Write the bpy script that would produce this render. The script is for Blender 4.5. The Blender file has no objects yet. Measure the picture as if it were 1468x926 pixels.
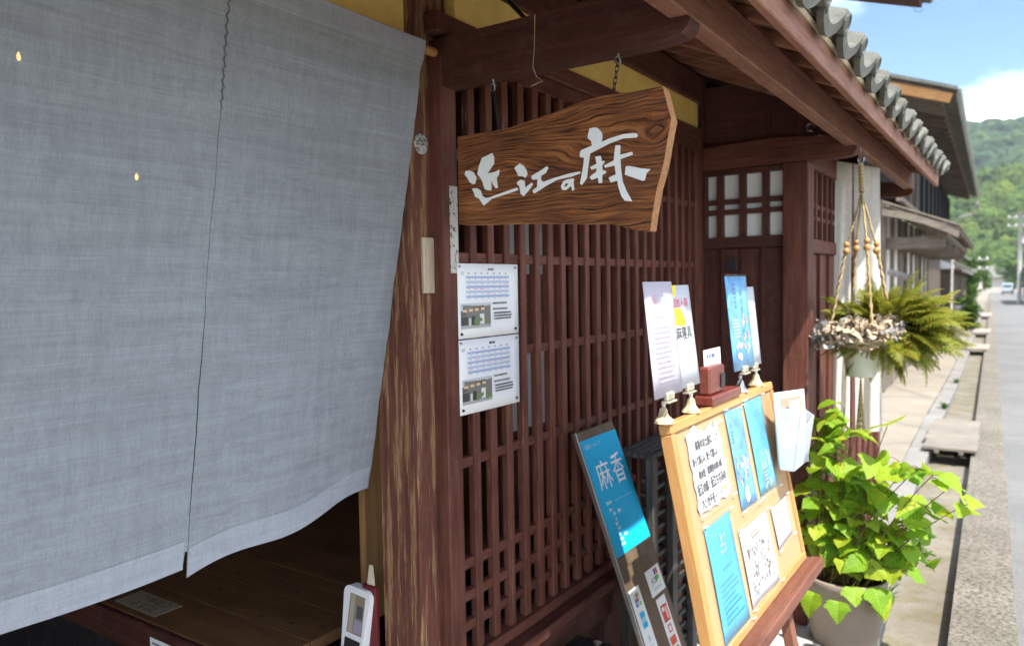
import bpy, math, random
from mathutils import Vector, Matrix, Euler, noise as mnoise

random.seed(7)
SC = bpy.context.scene
COL = SC.collection
RAD = math.radians

# ------------------------------------------------------------------ camera
cam_data = bpy.data.cameras.new("camera")
cam = bpy.data.objects.new("camera", cam_data)
COL.objects.link(cam)
YAW, PITCH, ROLL = 0.594189, -0.0510031, -0.0173102
F = Vector((-math.sin(YAW) * math.cos(PITCH), math.cos(YAW) * math.cos(PITCH), math.sin(PITCH)))
R0 = Vector((math.cos(YAW), math.sin(YAW), 0))
U0 = R0.cross(F)
RR = R0 * math.cos(ROLL) + U0 * math.sin(ROLL)
UU = -R0 * math.sin(ROLL) + U0 * math.cos(ROLL)
M = Matrix(((RR.x, UU.x, -F.x, 0), (RR.y, UU.y, -F.y, 0), (RR.z, UU.z, -F.z, 1.5), (0, 0, 0, 1)))
cam.matrix_world = M
cam_data.sensor_width = 36
cam_data.lens = 1086.4 / 1468 * 36
cam_data.clip_start = 0.05
cam_data.clip_end = 5000
cam_data.dof.use_dof = True
cam_data.dof.focus_distance = 1.75
cam_data.dof.aperture_fstop = 3.4
SC.camera = cam

# ------------------------------------------------------------------ world and sun
SUN = Vector((0.40, -0.28, 0.87)).normalized()
world = bpy.data.worlds.new("World")
SC.world = world
world.use_nodes = True
wt = world.node_tree
for n in list(wt.nodes):
    wt.nodes.remove(n)
def wn(t, **k):
    n = wt.nodes.new(t)
    for a, b in k.items():
        setattr(n, a, b)
    return n
w_out = wn("ShaderNodeOutputWorld")
w_bg = wn("ShaderNodeBackground")
w_bg.inputs[1].default_value = 0.076
sky = wn("ShaderNodeTexSky", sky_type='NISHITA', sun_disc=False)
sky.sun_elevation = math.asin(SUN.z)
sky.sun_rotation = math.atan2(SUN.x, SUN.y)
sky.air_density = 0.9
sky.dust_density = 0.15
sky.ozone_density = 6.0
w_tc = wn("ShaderNodeTexCoord")
w_sep = wn("ShaderNodeSeparateXYZ")
w_map = wn("ShaderNodeMapping")
w_map.inputs['Scale'].default_value = (1.0, 1.0, 2.6)
w_map.inputs['Location'].default_value = (0.35, 0.1, 0.22)
w_noise = wn("ShaderNodeTexNoise")
w_noise.inputs['Scale'].default_value = 3.2
w_noise.inputs['Detail'].default_value = 8
w_noise.inputs['Roughness'].default_value = 0.55
w_ramp = wn("ShaderNodeValToRGB")
w_ramp.color_ramp.elements[0].position = 0.49
w_ramp.color_ramp.elements[1].position = 0.66
w_el = wn("ShaderNodeMapRange")          # fuller cumulus low over the hills, wisps above
w_el.inputs['From Min'].default_value = 0.05
w_el.inputs['From Max'].default_value = 0.34
w_el.inputs['To Min'].default_value = 0.105
w_el.inputs['To Max'].default_value = 0.03
w_add = wn("ShaderNodeMath", operation='ADD')
w_mix = wn("ShaderNodeMix", data_type='RGBA')
w_mix.inputs['B'].default_value = (8.4, 8.7, 9.2, 1)
L = wt.links.new
L(w_tc.outputs['Generated'], w_map.inputs['Vector'])
L(w_map.outputs[0], w_noise.inputs['Vector'])
L(w_tc.outputs['Generated'], w_sep.inputs[0])
L(w_sep.outputs['Z'], w_el.inputs['Value'])
L(w_noise.outputs['Fac'], w_add.inputs[0])
L(w_el.outputs[0], w_add.inputs[1])
L(w_add.outputs[0], w_ramp.inputs[0])
L(w_ramp.outputs[0], w_mix.inputs['Factor'])
L(sky.outputs[0], w_mix.inputs['A'])
w_n2 = wn("ShaderNodeTexNoise")            # shading inside the clouds
w_n2.inputs['Scale'].default_value = 7.0
w_n2.inputs['Detail'].default_value = 5
w_cl = wn("ShaderNodeValToRGB")
w_cl.color_ramp.elements[0].position = 0.38
w_cl.color_ramp.elements[0].color = (0.40, 0.46, 0.55, 1)
w_cl.color_ramp.elements[1].position = 0.62
w_sc = wn("ShaderNodeVectorMath", operation='SCALE')
w_sc.inputs['Scale'].default_value = 21.0
L(w_map.outputs[0], w_n2.inputs['Vector'])
L(w_n2.outputs['Fac'], w_cl.inputs[0])
L(w_cl.outputs[0], w_sc.inputs[0])
L(w_sc.outputs[0], w_mix.inputs['B'])
L(w_mix.outputs['Result'], w_bg.inputs[0])
L(w_bg.outputs[0], w_out.inputs[0])

sun_data = bpy.data.lights.new("sun", 'SUN')
sun_data.energy = 2.8
sun_data.angle = RAD(0.53)
sun_data.color = (1.0, 0.95, 0.87)
sun = bpy.data.objects.new("sun", sun_data)
COL.objects.link(sun)
sun.rotation_euler = SUN.to_track_quat('Z', 'Y').to_euler()
sun.location = SUN * 30

SC.view_settings.view_transform = 'Standard'
SC.view_settings.look = 'None'
SC.view_settings.gamma = 1
SC.view_settings.use_curve_mapping = False
SC.view_settings.exposure = 1.8
SC.render.engine = 'CYCLES'
SC.cycles.use_denoising = True
SC.cycles.max_bounces = 6
SC.cycles.diffuse_bounces = 4
SC.cycles.glossy_bounces = 2
SC.cycles.transmission_bounces = 3
SC.cycles.transparent_max_bounces = 8
SC.cycles.use_adaptive_sampling = True
SC.cycles.adaptive_threshold = 0.02
SC.cycles.sample_clamp_indirect = 6
SC.cycles.caustics_reflective = False
SC.cycles.caustics_refractive = False

# ------------------------------------------------------------------ materials
MATS = {}
class NT:
    """Small wrapper that keeps node code short."""
    def __init__(s, name):
        s.m = bpy.data.materials.new(name)
        s.m.use_nodes = True
        s.t = s.m.node_tree
        for n in list(s.t.nodes):
            s.t.nodes.remove(n)
        s.out = s.n("ShaderNodeOutputMaterial")
    def n(s, t, **k):
        x = s.t.nodes.new(t)
        for a, b in k.items():
            setattr(x, a, b)
        return x
    def l(s, a, b):
        s.t.links.new(a, b)
    def coord(s, kind):
        if kind == 'world':
            return s.n("ShaderNodeNewGeometry").outputs['Position']
        return s.n("ShaderNodeTexCoord").outputs['Object']
    def mapping(s, src, scale=(1, 1, 1), loc=(0, 0, 0)):
        m = s.n("ShaderNodeMapping")
        m.inputs['Scale'].default_value = scale
        m.inputs['Location'].default_value = loc
        s.l(src, m.inputs['Vector'])
        return m.outputs[0]
    def noise(s, src, scale, detail=4, rough=0.55, dist=0.0):
        n = s.n("ShaderNodeTexNoise")
        n.inputs['Scale'].default_value = scale
        n.inputs['Detail'].default_value = detail
        n.inputs['Roughness'].default_value = rough
        n.inputs['Distortion'].default_value = dist
        s.l(src, n.inputs['Vector'])
        return n.outputs['Fac']
    def ramp(s, src, stops):
        r = s.n("ShaderNodeValToRGB")
        e = r.color_ramp.elements
        while len(e) < len(stops):
            e.new(0.5)
        for i, (p, c) in enumerate(stops):
            e[i].position = p
            e[i].color = (c, c, c, 1) if isinstance(c, (int, float)) else (*c, 1)
        s.l(src, r.inputs[0])
        return r.outputs[0]
    def math(s, op, a, b=None, c=None):
        m = s.n("ShaderNodeMath", operation=op)
        for i, v in enumerate((a, b, c)):
            if v is None:
                continue
            if isinstance(v, (int, float)):
                m.inputs[i].default_value = v
            else:
                s.l(v, m.inputs[i])
        return m.outputs[0]
    def mix(s, fac, a, b, blend='MIX'):
        m = s.n("ShaderNodeMix", data_type='RGBA', blend_type=blend)
        for k, v in (('Factor', fac), ('A', a), ('B', b)):
            if isinstance(v, (int, float)):
                m.inputs[k].default_value = v if k == 'Factor' else (v, v, v, 1)
            elif isinstance(v, tuple):
                m.inputs[k].default_value = (*v, 1)
            else:
                s.l(v, m.inputs[k])
        return m.outputs['Result']
    def bump(s, h, strength=0.3, dist=0.01):
        b = s.n("ShaderNodeBump")
        b.inputs['Strength'].default_value = strength
        b.inputs['Distance'].default_value = dist
        s.l(h, b.inputs['Height'])
        return b.outputs[0]
    def bsdf(s, color, rough=0.7, normal=None, spec=0.4, **k):
        p = s.n("ShaderNodeBsdfPrincipled")
        if isinstance(color, tuple):
            p.inputs['Base Color'].default_value = (*color, 1)
        else:
            s.l(color, p.inputs['Base Color'])
        if isinstance(rough, (int, float)):
            p.inputs['Roughness'].default_value = rough
        else:
            s.l(rough, p.inputs['Roughness'])
        p.inputs['Specular IOR Level'].default_value = spec
        if normal is not None:
            s.l(normal, p.inputs['Normal'])
        for a, b in k.items():
            p.inputs[a].default_value = b
        return p.outputs[0]
    def done(s, sh):
        s.l(sh, s.out.inputs['Surface'])
        MATS[s.m.name] = s.m
        return s.m

def objrand(t):
    return t.n("ShaderNodeObjectInfo").outputs['Random']

def wood(name, c_dark, c_light, axis='z', coord='world', worn=0.0, worn_col=(0.36, 0.22, 0.11), rough=0.66, scale=60, spec=0.22, vary=0.35, bump=0.35):
    t = NT(name)
    src = t.coord(coord)
    sc = {'x': (0.07, 1, 1), 'y': (1, 0.07, 1), 'z': (1, 1, 0.07)}[axis]
    off = t.n("ShaderNodeVectorMath", operation='ADD')
    cmb = t.n("ShaderNodeCombineXYZ")
    rnd = objrand(t)
    for i in range(3):
        t.l(t.math('MULTIPLY', rnd, 3.7 + i), cmb.inputs[i])
    t.l(src, off.inputs[0]); t.l(cmb.outputs[0], off.inputs[1])
    v = t.mapping(off.outputs[0], sc)
    g1 = t.noise(v, scale, 4, 0.62, 0.4)
    g2 = t.noise(v, scale * 4.5, 2, 0.6)
    blot = t.noise(off.outputs[0], 5, 3, 0.6)
    g = t.math('ADD', t.math('MULTIPLY', g1, 0.6), t.math('ADD', t.math('MULTIPLY', g2, 0.25), t.math('MULTIPLY', blot, 0.3)))
    col = t.mix(t.ramp(g, [(0.42, 0.0), (0.72, 1.0)]), c_dark, c_light)
    br = t.math('ADD', t.math('MULTIPLY', rnd, vary), 1 - vary / 2)
    col = t.mix(1.0, col, br, 'MULTIPLY')
    dust = t.noise(off.outputs[0], 23, 3, 0.7)
    col = t.mix(t.math('MULTIPLY', t.ramp(dust, [(0.52, 0.0), (0.8, 1.0)]), 0.16), col, (0.24, 0.17, 0.13))
    if worn > 0:
        v2 = t.mapping(off.outputs[0], tuple(1.0 if q == 1 else 0.055 for q in sc))
        w1 = t.noise(v2, 48, 5, 0.72, 0.2)
        m = t.ramp(w1, [(0.66 - worn * 0.22, 0.0), (0.70 - worn * 0.2, 1.0)])
        wc = t.mix(t.ramp(g2, [(0.35, 0.0), (0.65, 1.0)]), tuple(c * 0.45 for c in worn_col), worn_col)
        col = t.mix(m, col, wc)
    return t.done(t.bsdf(col, rough, t.bump(g2, bump, 0.003), spec))

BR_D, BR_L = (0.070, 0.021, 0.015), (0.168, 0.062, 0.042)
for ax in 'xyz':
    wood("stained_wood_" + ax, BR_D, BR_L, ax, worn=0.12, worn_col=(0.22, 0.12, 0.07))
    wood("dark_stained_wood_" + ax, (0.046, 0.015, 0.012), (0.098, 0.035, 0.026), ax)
    wood("eave_wood_" + ax, (0.19, 0.078, 0.048), (0.36, 0.175, 0.115), ax, worn=0.1, worn_col=(0.3, 0.17, 0.1))
    wood("grey_wood_" + ax, (0.085, 0.07, 0.056), (0.25, 0.21, 0.165), ax, worn=0.2, worn_col=(0.34, 0.28, 0.21), rough=0.85)
wood("weathered_post_wood", (0.072, 0.024, 0.017), (0.155, 0.06, 0.04), 'z', worn=0.74, worn_col=(0.36, 0.205, 0.105), rough=0.75, bump=0.8)
wood("bar_wood", BR_D, BR_L, 'z', worn=0.2, worn_col=(0.26, 0.14, 0.075), vary=0.5)
wood("plank_wood", (0.105, 0.05, 0.021), (0.185, 0.092, 0.038), 'x', scale=26)
wood("pale_wood_z", (0.30, 0.16, 0.06), (0.46, 0.26, 0.11), 'z', scale=40)
wood("frame_wood", (0.42, 0.21, 0.07), (0.55, 0.29, 0.105), 'y', coord='object', scale=40, vary=0.1)
wood("frame_wood_z", (0.42, 0.21, 0.07), (0.55, 0.29, 0.105), 'z', coord='object', scale=40, vary=0.1)
wood("easel_wood", (0.13, 0.05, 0.032), (0.24, 0.10, 0.065), 'y', coord='object')
wood("easel_wood_z", (0.13, 0.05, 0.032), (0.24, 0.10, 0.065), 'z', coord='object')
wood("mahogany", (0.10, 0.018, 0.012), (0.19, 0.045, 0.028), 'y', rough=0.3, spec=0.6)
wood("dark_rack_wood", (0.038, 0.036, 0.034), (0.10, 0.095, 0.088), 'z', rough=0.8)
wood("sign_panel_brown", (0.085, 0.055, 0.035), (0.17, 0.115, 0.075), 'z', coord='object', rough=0.55, scale=20)
wood("dowel_wood", (0.32, 0.15, 0.05), (0.45, 0.23, 0.09), 'y')
wood("verge_wood", (0.42, 0.20, 0.075), (0.62, 0.32, 0.13), 'x', rough=0.8)
wood("bleached_wood_x", (0.16, 0.14, 0.115), (0.30, 0.27, 0.225), 'x', worn=0.2, worn_col=(0.33, 0.29, 0.235), rough=0.9)
wood("black_wood", (0.010, 0.010, 0.011), (0.028, 0.026, 0.026), 'z', rough=0.8)
wood("pole_concrete", (0.30, 0.29, 0.27), (0.42, 0.41, 0.39), 'z', rough=0.9)

def simple(name, c, rough=0.6, spec=0.4, var=0.12, scale=30, bump=0.1, coord='world', **k):
    t = NT(name)
    src = t.coord(coord)
    n = t.noise(src, scale, 3, 0.65)
    col = t.mix(t.ramp(n, [(0.3, 0.0), (0.7, 1.0)]), tuple(x * (1 - var) for x in c), tuple(min(1, x * (1 + var)) for x in c))
    return t.done(t.bsdf(col, rough, t.bump(n, bump, 0.004), spec, **k))

simple("ochre_plaster", (0.92, 0.67, 0.20), 0.9, 0.2, 0.08, 14, 0.25)
simple("white_plaster", (0.72, 0.70, 0.66), 0.9, 0.2, 0.1, 6, 0.2)
simple("cream_plaster", (0.66, 0.58, 0.44), 0.9, 0.2, 0.2, 20, 0.4)
simple("paper", (0.86, 0.86, 0.86), 0.75, 0.3, 0.02, 20, 0.03)
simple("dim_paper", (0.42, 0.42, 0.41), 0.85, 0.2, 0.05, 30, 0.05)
simple("shoji_paper", (0.84, 0.85, 0.83), 0.85, 0.2, 0.03, 30, 0.05)
simple("card_stock", (0.58, 0.59, 0.61), 0.75, 0.25, 0.02, 20, 0.03)
simple("cream_plastic", (0.68, 0.66, 0.59), 0.45, 0.4, 0.05, 20)
simple("pinkish_paper", (0.52, 0.47, 0.52), 0.7, 0.3, 0.02, 20, 0.03)
simple("black_metal", (0.02, 0.02, 0.021), 0.45, 0.5, 0.2, 60)
simple("steel", (0.42, 0.42, 0.41), 0.35, 0.5, 0.1, 60, Metallic=1.0)
simple("brass_clip", (0.60, 0.56, 0.42), 0.35, 0.5, 0.15, 40, Metallic=0.6)
simple("white_plastic", (0.78, 0.79, 0.80), 0.35, 0.5, 0.03, 20)
simple("taupe_plastic", (0.27, 0.215, 0.175), 0.55, 0.35, 0.06, 12, 0.08)
simple("black_plastic", (0.02, 0.02, 0.022), 0.4, 0.5, 0.2, 20)
simple("terracotta", (0.32, 0.11, 0.055), 0.8, 0.3, 0.15, 30)
simple("red_card", (0.12, 0.008, 0.012), 0.6, 0.4, 0.15, 30)
simple("soil", (0.045, 0.03, 0.02), 0.95, 0.2, 0.5, 70, 0.8)
simple("cork", (0.47, 0.295, 0.15), 0.85, 0.2, 0.12, 220, 0.25, coord='object')
simple("gold_thread", (0.55, 0.45, 0.28), 0.8, 0.2, 0.2, 90)
simple("cord", (0.42, 0.31, 0.15), 0.85, 0.2, 0.35, 160, 0.5)
simple("bead", (0.45, 0.24, 0.075), 0.35, 0.5, 0.25, 60)
simple("chips", (0.46, 0.37, 0.26), 0.9, 0.2, 0.5, 60, 0.4)
simple("grey_chips", (0.33, 0.31, 0.29), 0.9, 0.2, 0.35, 60, 0.4)
simple("stem_brown", (0.16, 0.10, 0.035), 0.8, 0.2, 0.3, 40)
simple("bark", (0.10, 0.075, 0.05), 0.95, 0.2, 0.3, 14, 0.8)
simple("car_paint", (0.36, 0.43, 0.48), 0.3, 0.5, 0.02, 3)
simple("car_glass", (0.03, 0.04, 0.05), 0.1, 0.6, 0.05, 3)
simple("rubber", (0.02, 0.02, 0.02), 0.8, 0.3, 0.1, 30)
simple("red_lamp", (0.4, 0.02, 0.02), 0.3, 0.5, 0.05, 5)
simple("zinc", (0.33, 0.31, 0.28), 0.5, 0.5, 0.25, 16, 0.1)
simple("far_wall", (0.55, 0.52, 0.47), 0.9, 0.2, 0.1, 2)
simple("far_dark_wall", (0.10, 0.075, 0.06), 0.9, 0.2, 0.3, 3)
simple("dried_ink", (0.05, 0.045, 0.04), 0.8, 0.2, 0.3, 60)
simple("wire", (0.03, 0.03, 0.03), 0.6, 0.3, 0.1, 5)

def make_tile_mat():
    t = NT("roof_tile_clay")
    src = t.coord('world')
    a = t.noise(src, 9, 6, 0.65)
    b = t.noise(src, 46, 5, 0.7)
    col = t.mix(t.ramp(a, [(0.3, 0.0), (0.7, 1.0)]), (0.095, 0.098, 0.088), (0.165, 0.168, 0.148))
    col = t.mix(t.ramp(b, [(0.5, 0.0), (0.68, 1.0)]), col, (0.20, 0.195, 0.14))
    col = t.mix(t.ramp(t.noise(src, 17, 6, 0.7), [(0.55, 0.0), (0.72, 1.0)]), col, (0.10, 0.095, 0.045))
    col = t.mix(1.0, col, t.math('ADD', t.math('MULTIPLY', objrand(t), 0.3), 0.85), 'MULTIPLY')
    t.done(t.bsdf(col, 0.75, t.bump(b, 0.4, 0.004), 0.25))
make_tile_mat()

def make_linen(name, base, trans=0.10):
    t = NT(name)
    src = t.coord('object')
    vs = t.noise(t.mapping(src, (1, 1, 0.012)), 330, 2, 0.7)
    hs = t.noise(t.mapping(src, (1, 0.014, 1)), 300, 2, 0.7)
    vb = t.noise(t.mapping(src, (1, 1, 0.05)), 46, 3, 0.7)
    hb = t.noise(t.mapping(src, (1, 0.05, 1)), 42, 3, 0.7)
    g = t.math('ADD', t.math('ADD', t.math('MULTIPLY', vs, 0.27), t.math('MULTIPLY', hs, 0.23)), t.math('ADD', t.math('MULTIPLY', vb, 0.24), t.math('MULTIPLY', hb, 0.26)))
    f = t.ramp(g, [(0.36, 0.0), (0.64, 1.0)])
    col = t.mix(f, tuple(c * 0.78 for c in base), tuple(min(1, c * 1.13) for c in base))
    nrm = t.bump(hb, 0.35, 0.003)
    d = t.bsdf(col, 0.95, nrm, 0.1)
    tr = t.n("ShaderNodeBsdfTranslucent")
    t.l(col, tr.inputs[0]); t.l(nrm, tr.inputs['Normal'])
    m1 = t.n("ShaderNodeMixShader"); m1.inputs[0].default_value = 0.25
    t.l(d, m1.inputs[1]); t.l(tr.outputs[0], m1.inputs[2])
    tp = t.n("ShaderNodeBsdfTransparent")
    m2 = t.n("ShaderNodeMixShader")
    t.l(t.math('MULTIPLY', t.math('SUBTRACT', 1.15, f), trans), m2.inputs[0])
    t.l(m1.outputs[0], m2.inputs[1]); t.l(tp.outputs[0], m2.inputs[2])
    t.done(m2.outputs[0])
make_linen("grey_linen", (0.362, 0.396, 0.432), 0.10)
make_linen("grey_linen_hem", (0.43, 0.46, 0.515), 0.02)
make_linen("cream_linen", (0.86, 0.83, 0.74), 0.02)

def make_sign_wood():
    t = NT("burnt_sign_wood")
    src = t.coord('object')
    s = t.n("ShaderNodeSeparateXYZ"); t.l(src, s.inputs[0])
    x, z = s.outputs['X'], s.outputs['Z']
    def gauss(x0, z0, a, b, amp):
        dx = t.math('MULTIPLY', t.math('SUBTRACT', x, x0), 1 / a)
        dz = t.math('MULTIPLY', t.math('SUBTRACT', z, z0), 1 / b)
        r2 = t.math('ADD', t.math('MULTIPLY', dx, dx), t.math('MULTIPLY', dz, dz))
        return t.math('MULTIPLY', t.math('POWER', 2.718, t.math('MULTIPLY', r2, -1.0)), amp)
    # the sheet of grain lines bends round knots and follows the slanting top edge
    warp = t.math('ADD', gauss(-0.80, 1.785, 0.17, 0.055, 0.062), gauss(-0.655, 1.80, 0.075, 0.05, 0.045))
    warp = t.math('ADD', warp, gauss(-1.02, 1.81, 0.22, 0.05, -0.035))
    slope = t.math('MULTIPLY', t.math('MULTIPLY', x, t.math('SUBTRACT', z, 1.66)), -0.55)
    wob = t.math('MULTIPLY', t.noise(t.mapping(src, (1, 1, 2.2)), 7, 3, 0.5), 0.05)
    zz = t.math('ADD', t.math('ADD', z, warp), t.math('ADD', slope, wob))
    c = t.n("ShaderNodeCombineXYZ")
    t.l(t.math('MULTIPLY', x, 0.05), c.inputs[0]); t.l(zz, c.inputs[2])
    lines = t.noise(c.outputs[0], 165, 3, 0.5)
    fine = t.noise(c.outputs[0], 420, 3, 0.6)
    blot = t.noise(src, 9, 4, 0.6)
    col = t.ramp(t.math('ADD', lines, t.math('MULTIPLY', t.math('SUBTRACT', fine, 0.5), 0.22)),
                 [(0.33, (0.022, 0.009, 0.005)), (0.42, (0.14, 0.046, 0.015)), (0.55, (0.28, 0.10, 0.03)), (0.75, (0.42, 0.18, 0.062))])
    col = t.mix(t.ramp(blot, [(0.33, 0.40), (0.55, 0.0)]), col, (0.06, 0.022, 0.010))
    h = t.ramp(lines, [(0.36, 0.0), (0.6, 1.0)])
    t.done(t.bsdf(col, 0.5, t.bump(h, 0.7, 0.004), 0.4))
make_sign_wood()
simple("sign_edge_wood", (0.36, 0.17, 0.065), 0.7, 0.3, 0.3, 90, 0.4)
simple("white_lettering", (0.84, 0.87, 0.86), 0.7, 0.3, 0.04, 60, 0.1)

def make_print():
    t = NT("print")
    a = t.n("ShaderNodeAttribute"); a.attribute_name = "ink"
    t.done(t.bsdf(a.outputs['Color'], 0.55, None, 0.35))
make_print()

def make_leaf(name, c1, c2, c3, trans=0.45, spec=0.35, veins=False):
    t = NT(name)
    g = t.n("ShaderNodeNewGeometry")
    rnd = t.n("ShaderNodeMath", operation='FRACT')
    t.l(t.math('ADD', g.outputs['Random Per Island'], t.math('MULTIPLY', objrand(t), 7.3)), rnd.inputs[0])
    col = t.ramp(rnd.outputs[0], [(0.0, c1), (0.55, c2), (0.9, c3)])
    n = t.noise(t.coord('object'), 55, 4, 0.6)
    col = t.mix(t.math('MULTIPLY', t.ramp(n, [(0.35, 1.0), (0.65, 0.0)]), 0.35), col, tuple(q * 0.45 for q in c1))
    if veins:
        sp = t.n("ShaderNodeSeparateXYZ"); t.l(t.coord('object'), sp.inputs[0])
        ay = t.math('ABSOLUTE', sp.outputs['Y'])
        w_ = t.math('SINE', t.math('MULTIPLY', t.math('SUBTRACT', sp.outputs['X'], t.math('MULTIPLY', ay, 0.75)), 42.0))
        vn = t.math('MAXIMUM', t.ramp(w_, [(0.86, 0.0), (1.0, 1.0)]), t.ramp(ay, [(0.0, 1.0), (0.025, 0.0)]))
        col = t.mix(t.math('MULTIPLY', vn, 0.45), col, tuple(min(1, q * 1.5 + 0.06) for q in c2))
        sc_ = t.noise(t.coord('object'), 3.5, 3, 0.6)
        col = t.mix(t.math('MULTIPLY', t.ramp(sc_, [(0.60, 0.0), (0.70, 1.0)]), 0.35), col, c3)
        br_ = t.noise(t.coord('object'), 8.0, 2, 0.5)
        col = t.mix(t.ramp(br_, [(0.70, 0.0), (0.74, 1.0)]), col, (0.20, 0.13, 0.04))
    d = t.bsdf(col, 0.5, t.bump(n, 0.25, 0.003), spec)
    tr = t.n("ShaderNodeBsdfTranslucent"); t.l(col, tr.inputs[0])
    m = t.n("ShaderNodeMixShader"); m.inputs[0].default_value = trans
    t.l(d, m.inputs[1]); t.l(tr.outputs[0], m.inputs[2])
    t.done(m.outputs[0])
make_leaf("lime_leaf", (0.19, 0.38, 0.022), (0.31, 0.51, 0.026), (0.50, 0.57, 0.04), 0.5, veins=True)
make_leaf("fern_leaf", (0.17, 0.24, 0.025), (0.33, 0.37, 0.035), (0.46, 0.33, 0.05), 0.5)
make_leaf("tree_leaf", (0.045, 0.10, 0.015), (0.08, 0.16, 0.02), (0.13, 0.22, 0.03), 0.35)
make_leaf("flower_petal", (0.32, 0.22, 0.50), (0.42, 0.34, 0.62), (0.5, 0.45, 0.6), 0.3)

def make_forest(name, dark, light, scale):
    t = NT(name)
    g = t.n("ShaderNodeNewGeometry")
    src = t.coord('world')
    n = t.noise(src, scale, 7, 0.72)
    col = t.mix(t.ramp(n, [(0.34, 0.0), (0.66, 1.0)]), dark, light)
    col = t.mix(t.ramp(g.outputs['Random Per Island'], [(0.55, 0.0), (1.0, 0.75)]), col, tuple(q * f for q, f in zip(light, (1.35, 1.15, 0.8))))
    hs_ = t.math('FRACT', t.math('MULTIPLY', g.outputs['Random Per Island'], 13.7))
    col = t.mix(1.0, col, t.math('ADD', t.math('MULTIPLY', hs_, 0.8), 0.55), 'MULTIPLY')
    t.done(t.bsdf(col, 0.9, t.bump(n, 1.0, 1.2), 0.1))
make_forest("near_forest_leaf", (0.028, 0.055, 0.014), (0.115, 0.175, 0.040), 0.9)
make_forest("far_forest_leaf", (0.020, 0.045, 0.022), (0.050, 0.085, 0.038), 0.35)

def make_ground(name, c_a, c_b, speck, speck_scale, blot_scale, rough=0.92, bump=0.5, crack=False, dist=0.006, moss=None):
    t = NT(name)
    src = t.coord('world')
    s1 = t.noise(src, speck_scale, 4, 0.75)
    s2 = t.noise(src, blot_scale, 6, 0.65)
    s3 = t.noise(src, blot_scale * 9, 5, 0.65)
    col = t.mix(t.ramp(s2, [(0.32, 0.0), (0.68, 1.0)]), c_a, c_b)
    col = t.mix(t.math('MULTIPLY', t.ramp(s1, [(0.38, 1.0), (0.56, 0.0)]), speck), col, tuple(c * 0.35 for c in c_a))
    col = t.mix(t.math('MULTIPLY', t.ramp(s3, [(0.52, 0.0), (0.75, 1.0)]), 0.4), col, tuple(c * 0.6 for c in c_a))
    if moss:
        col = t.mix(t.math('MULTIPLY', t.ramp(t.noise(src, blot_scale * 2.3, 6, 0.7), [(0.5, 0.0), (0.66, 1.0)]), 0.7), col, moss)
    h = t.math('ADD', t.math('MULTIPLY', s1, 0.7), t.math('MULTIPLY', s3, 0.5))
    if crack:
        v = t.n("ShaderNodeTexVoronoi", feature='DISTANCE_TO_EDGE')
        v.inputs['Scale'].default_value = 0.35
        t.l(src, v.inputs['Vector'])
        ck = t.ramp(v.outputs['Distance'], [(0.0, 1.0), (0.012, 0.0)])
        col = t.mix(t.math('MULTIPLY', ck, 0.5), col, (0.1, 0.1, 0.1))
    t.done(t.bsdf(col, rough, t.bump(h, bump, dist), 0.25))
make_ground("asphalt", (0.165, 0.165, 0.16), (0.225, 0.222, 0.214), 0.6, 120, 0.7, crack=True)
make_ground("aggregate_concrete", (0.20, 0.18, 0.145), (0.30, 0.27, 0.22), 0.95, 48, 2.2, bump=1.0, dist=0.02)
make_ground("sandy_concrete", (0.23, 0.20, 0.155), (0.33, 0.29, 0.23), 0.3, 150, 1.1, crack=True)
make_ground("pale_concrete", (0.46, 0.44, 0.40), (0.58, 0.56, 0.52), 0.2, 140, 2.0)
make_ground("grey_concrete", (0.20, 0.19, 0.175), (0.30, 0.285, 0.26), 0.3, 140, 2.0)
make_ground("gutter_concrete", (0.17, 0.15, 0.115), (0.27, 0.245, 0.20), 0.3, 130, 2.5, moss=(0.13, 0.115, 0.03))
make_ground("earth", (0.10, 0.085, 0.055), (0.10, 0.14, 0.04), 0.3, 20, 0.2)
make_ground("stone_slab", (0.33, 0.28, 0.24), (0.42, 0.36, 0.31), 0.3, 120, 3.0)
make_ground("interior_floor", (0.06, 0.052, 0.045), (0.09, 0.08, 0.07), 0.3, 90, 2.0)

def make_clear(name, col, alpha, rough=0.25):
    t = NT(name)
    d = t.bsdf(col, rough, None, 0.5)
    tp = t.n("ShaderNodeBsdfTransparent")
    m = t.n("ShaderNodeMixShader"); m.inputs[0].default_value = alpha
    t.l(tp.outputs[0], m.inputs[1]); t.l(d, m.inputs[2])
    t.done(m.outputs[0])
make_clear("frosted_plastic", (0.72, 0.76, 0.80), 0.55, 0.3)
make_clear("clear_sleeve", (0.7, 0.7, 0.7), 0.05, 0.15)

def make_emit(name, c, s):
    t = NT(name)
    e = t.n("ShaderNodeEmission")
    e.inputs[0].default_value = (*c, 1); e.inputs[1].default_value = s
    t.done(e.outputs[0])
make_emit("bulb_glow", (1.0, 0.46, 0.10), 9.0)

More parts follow.
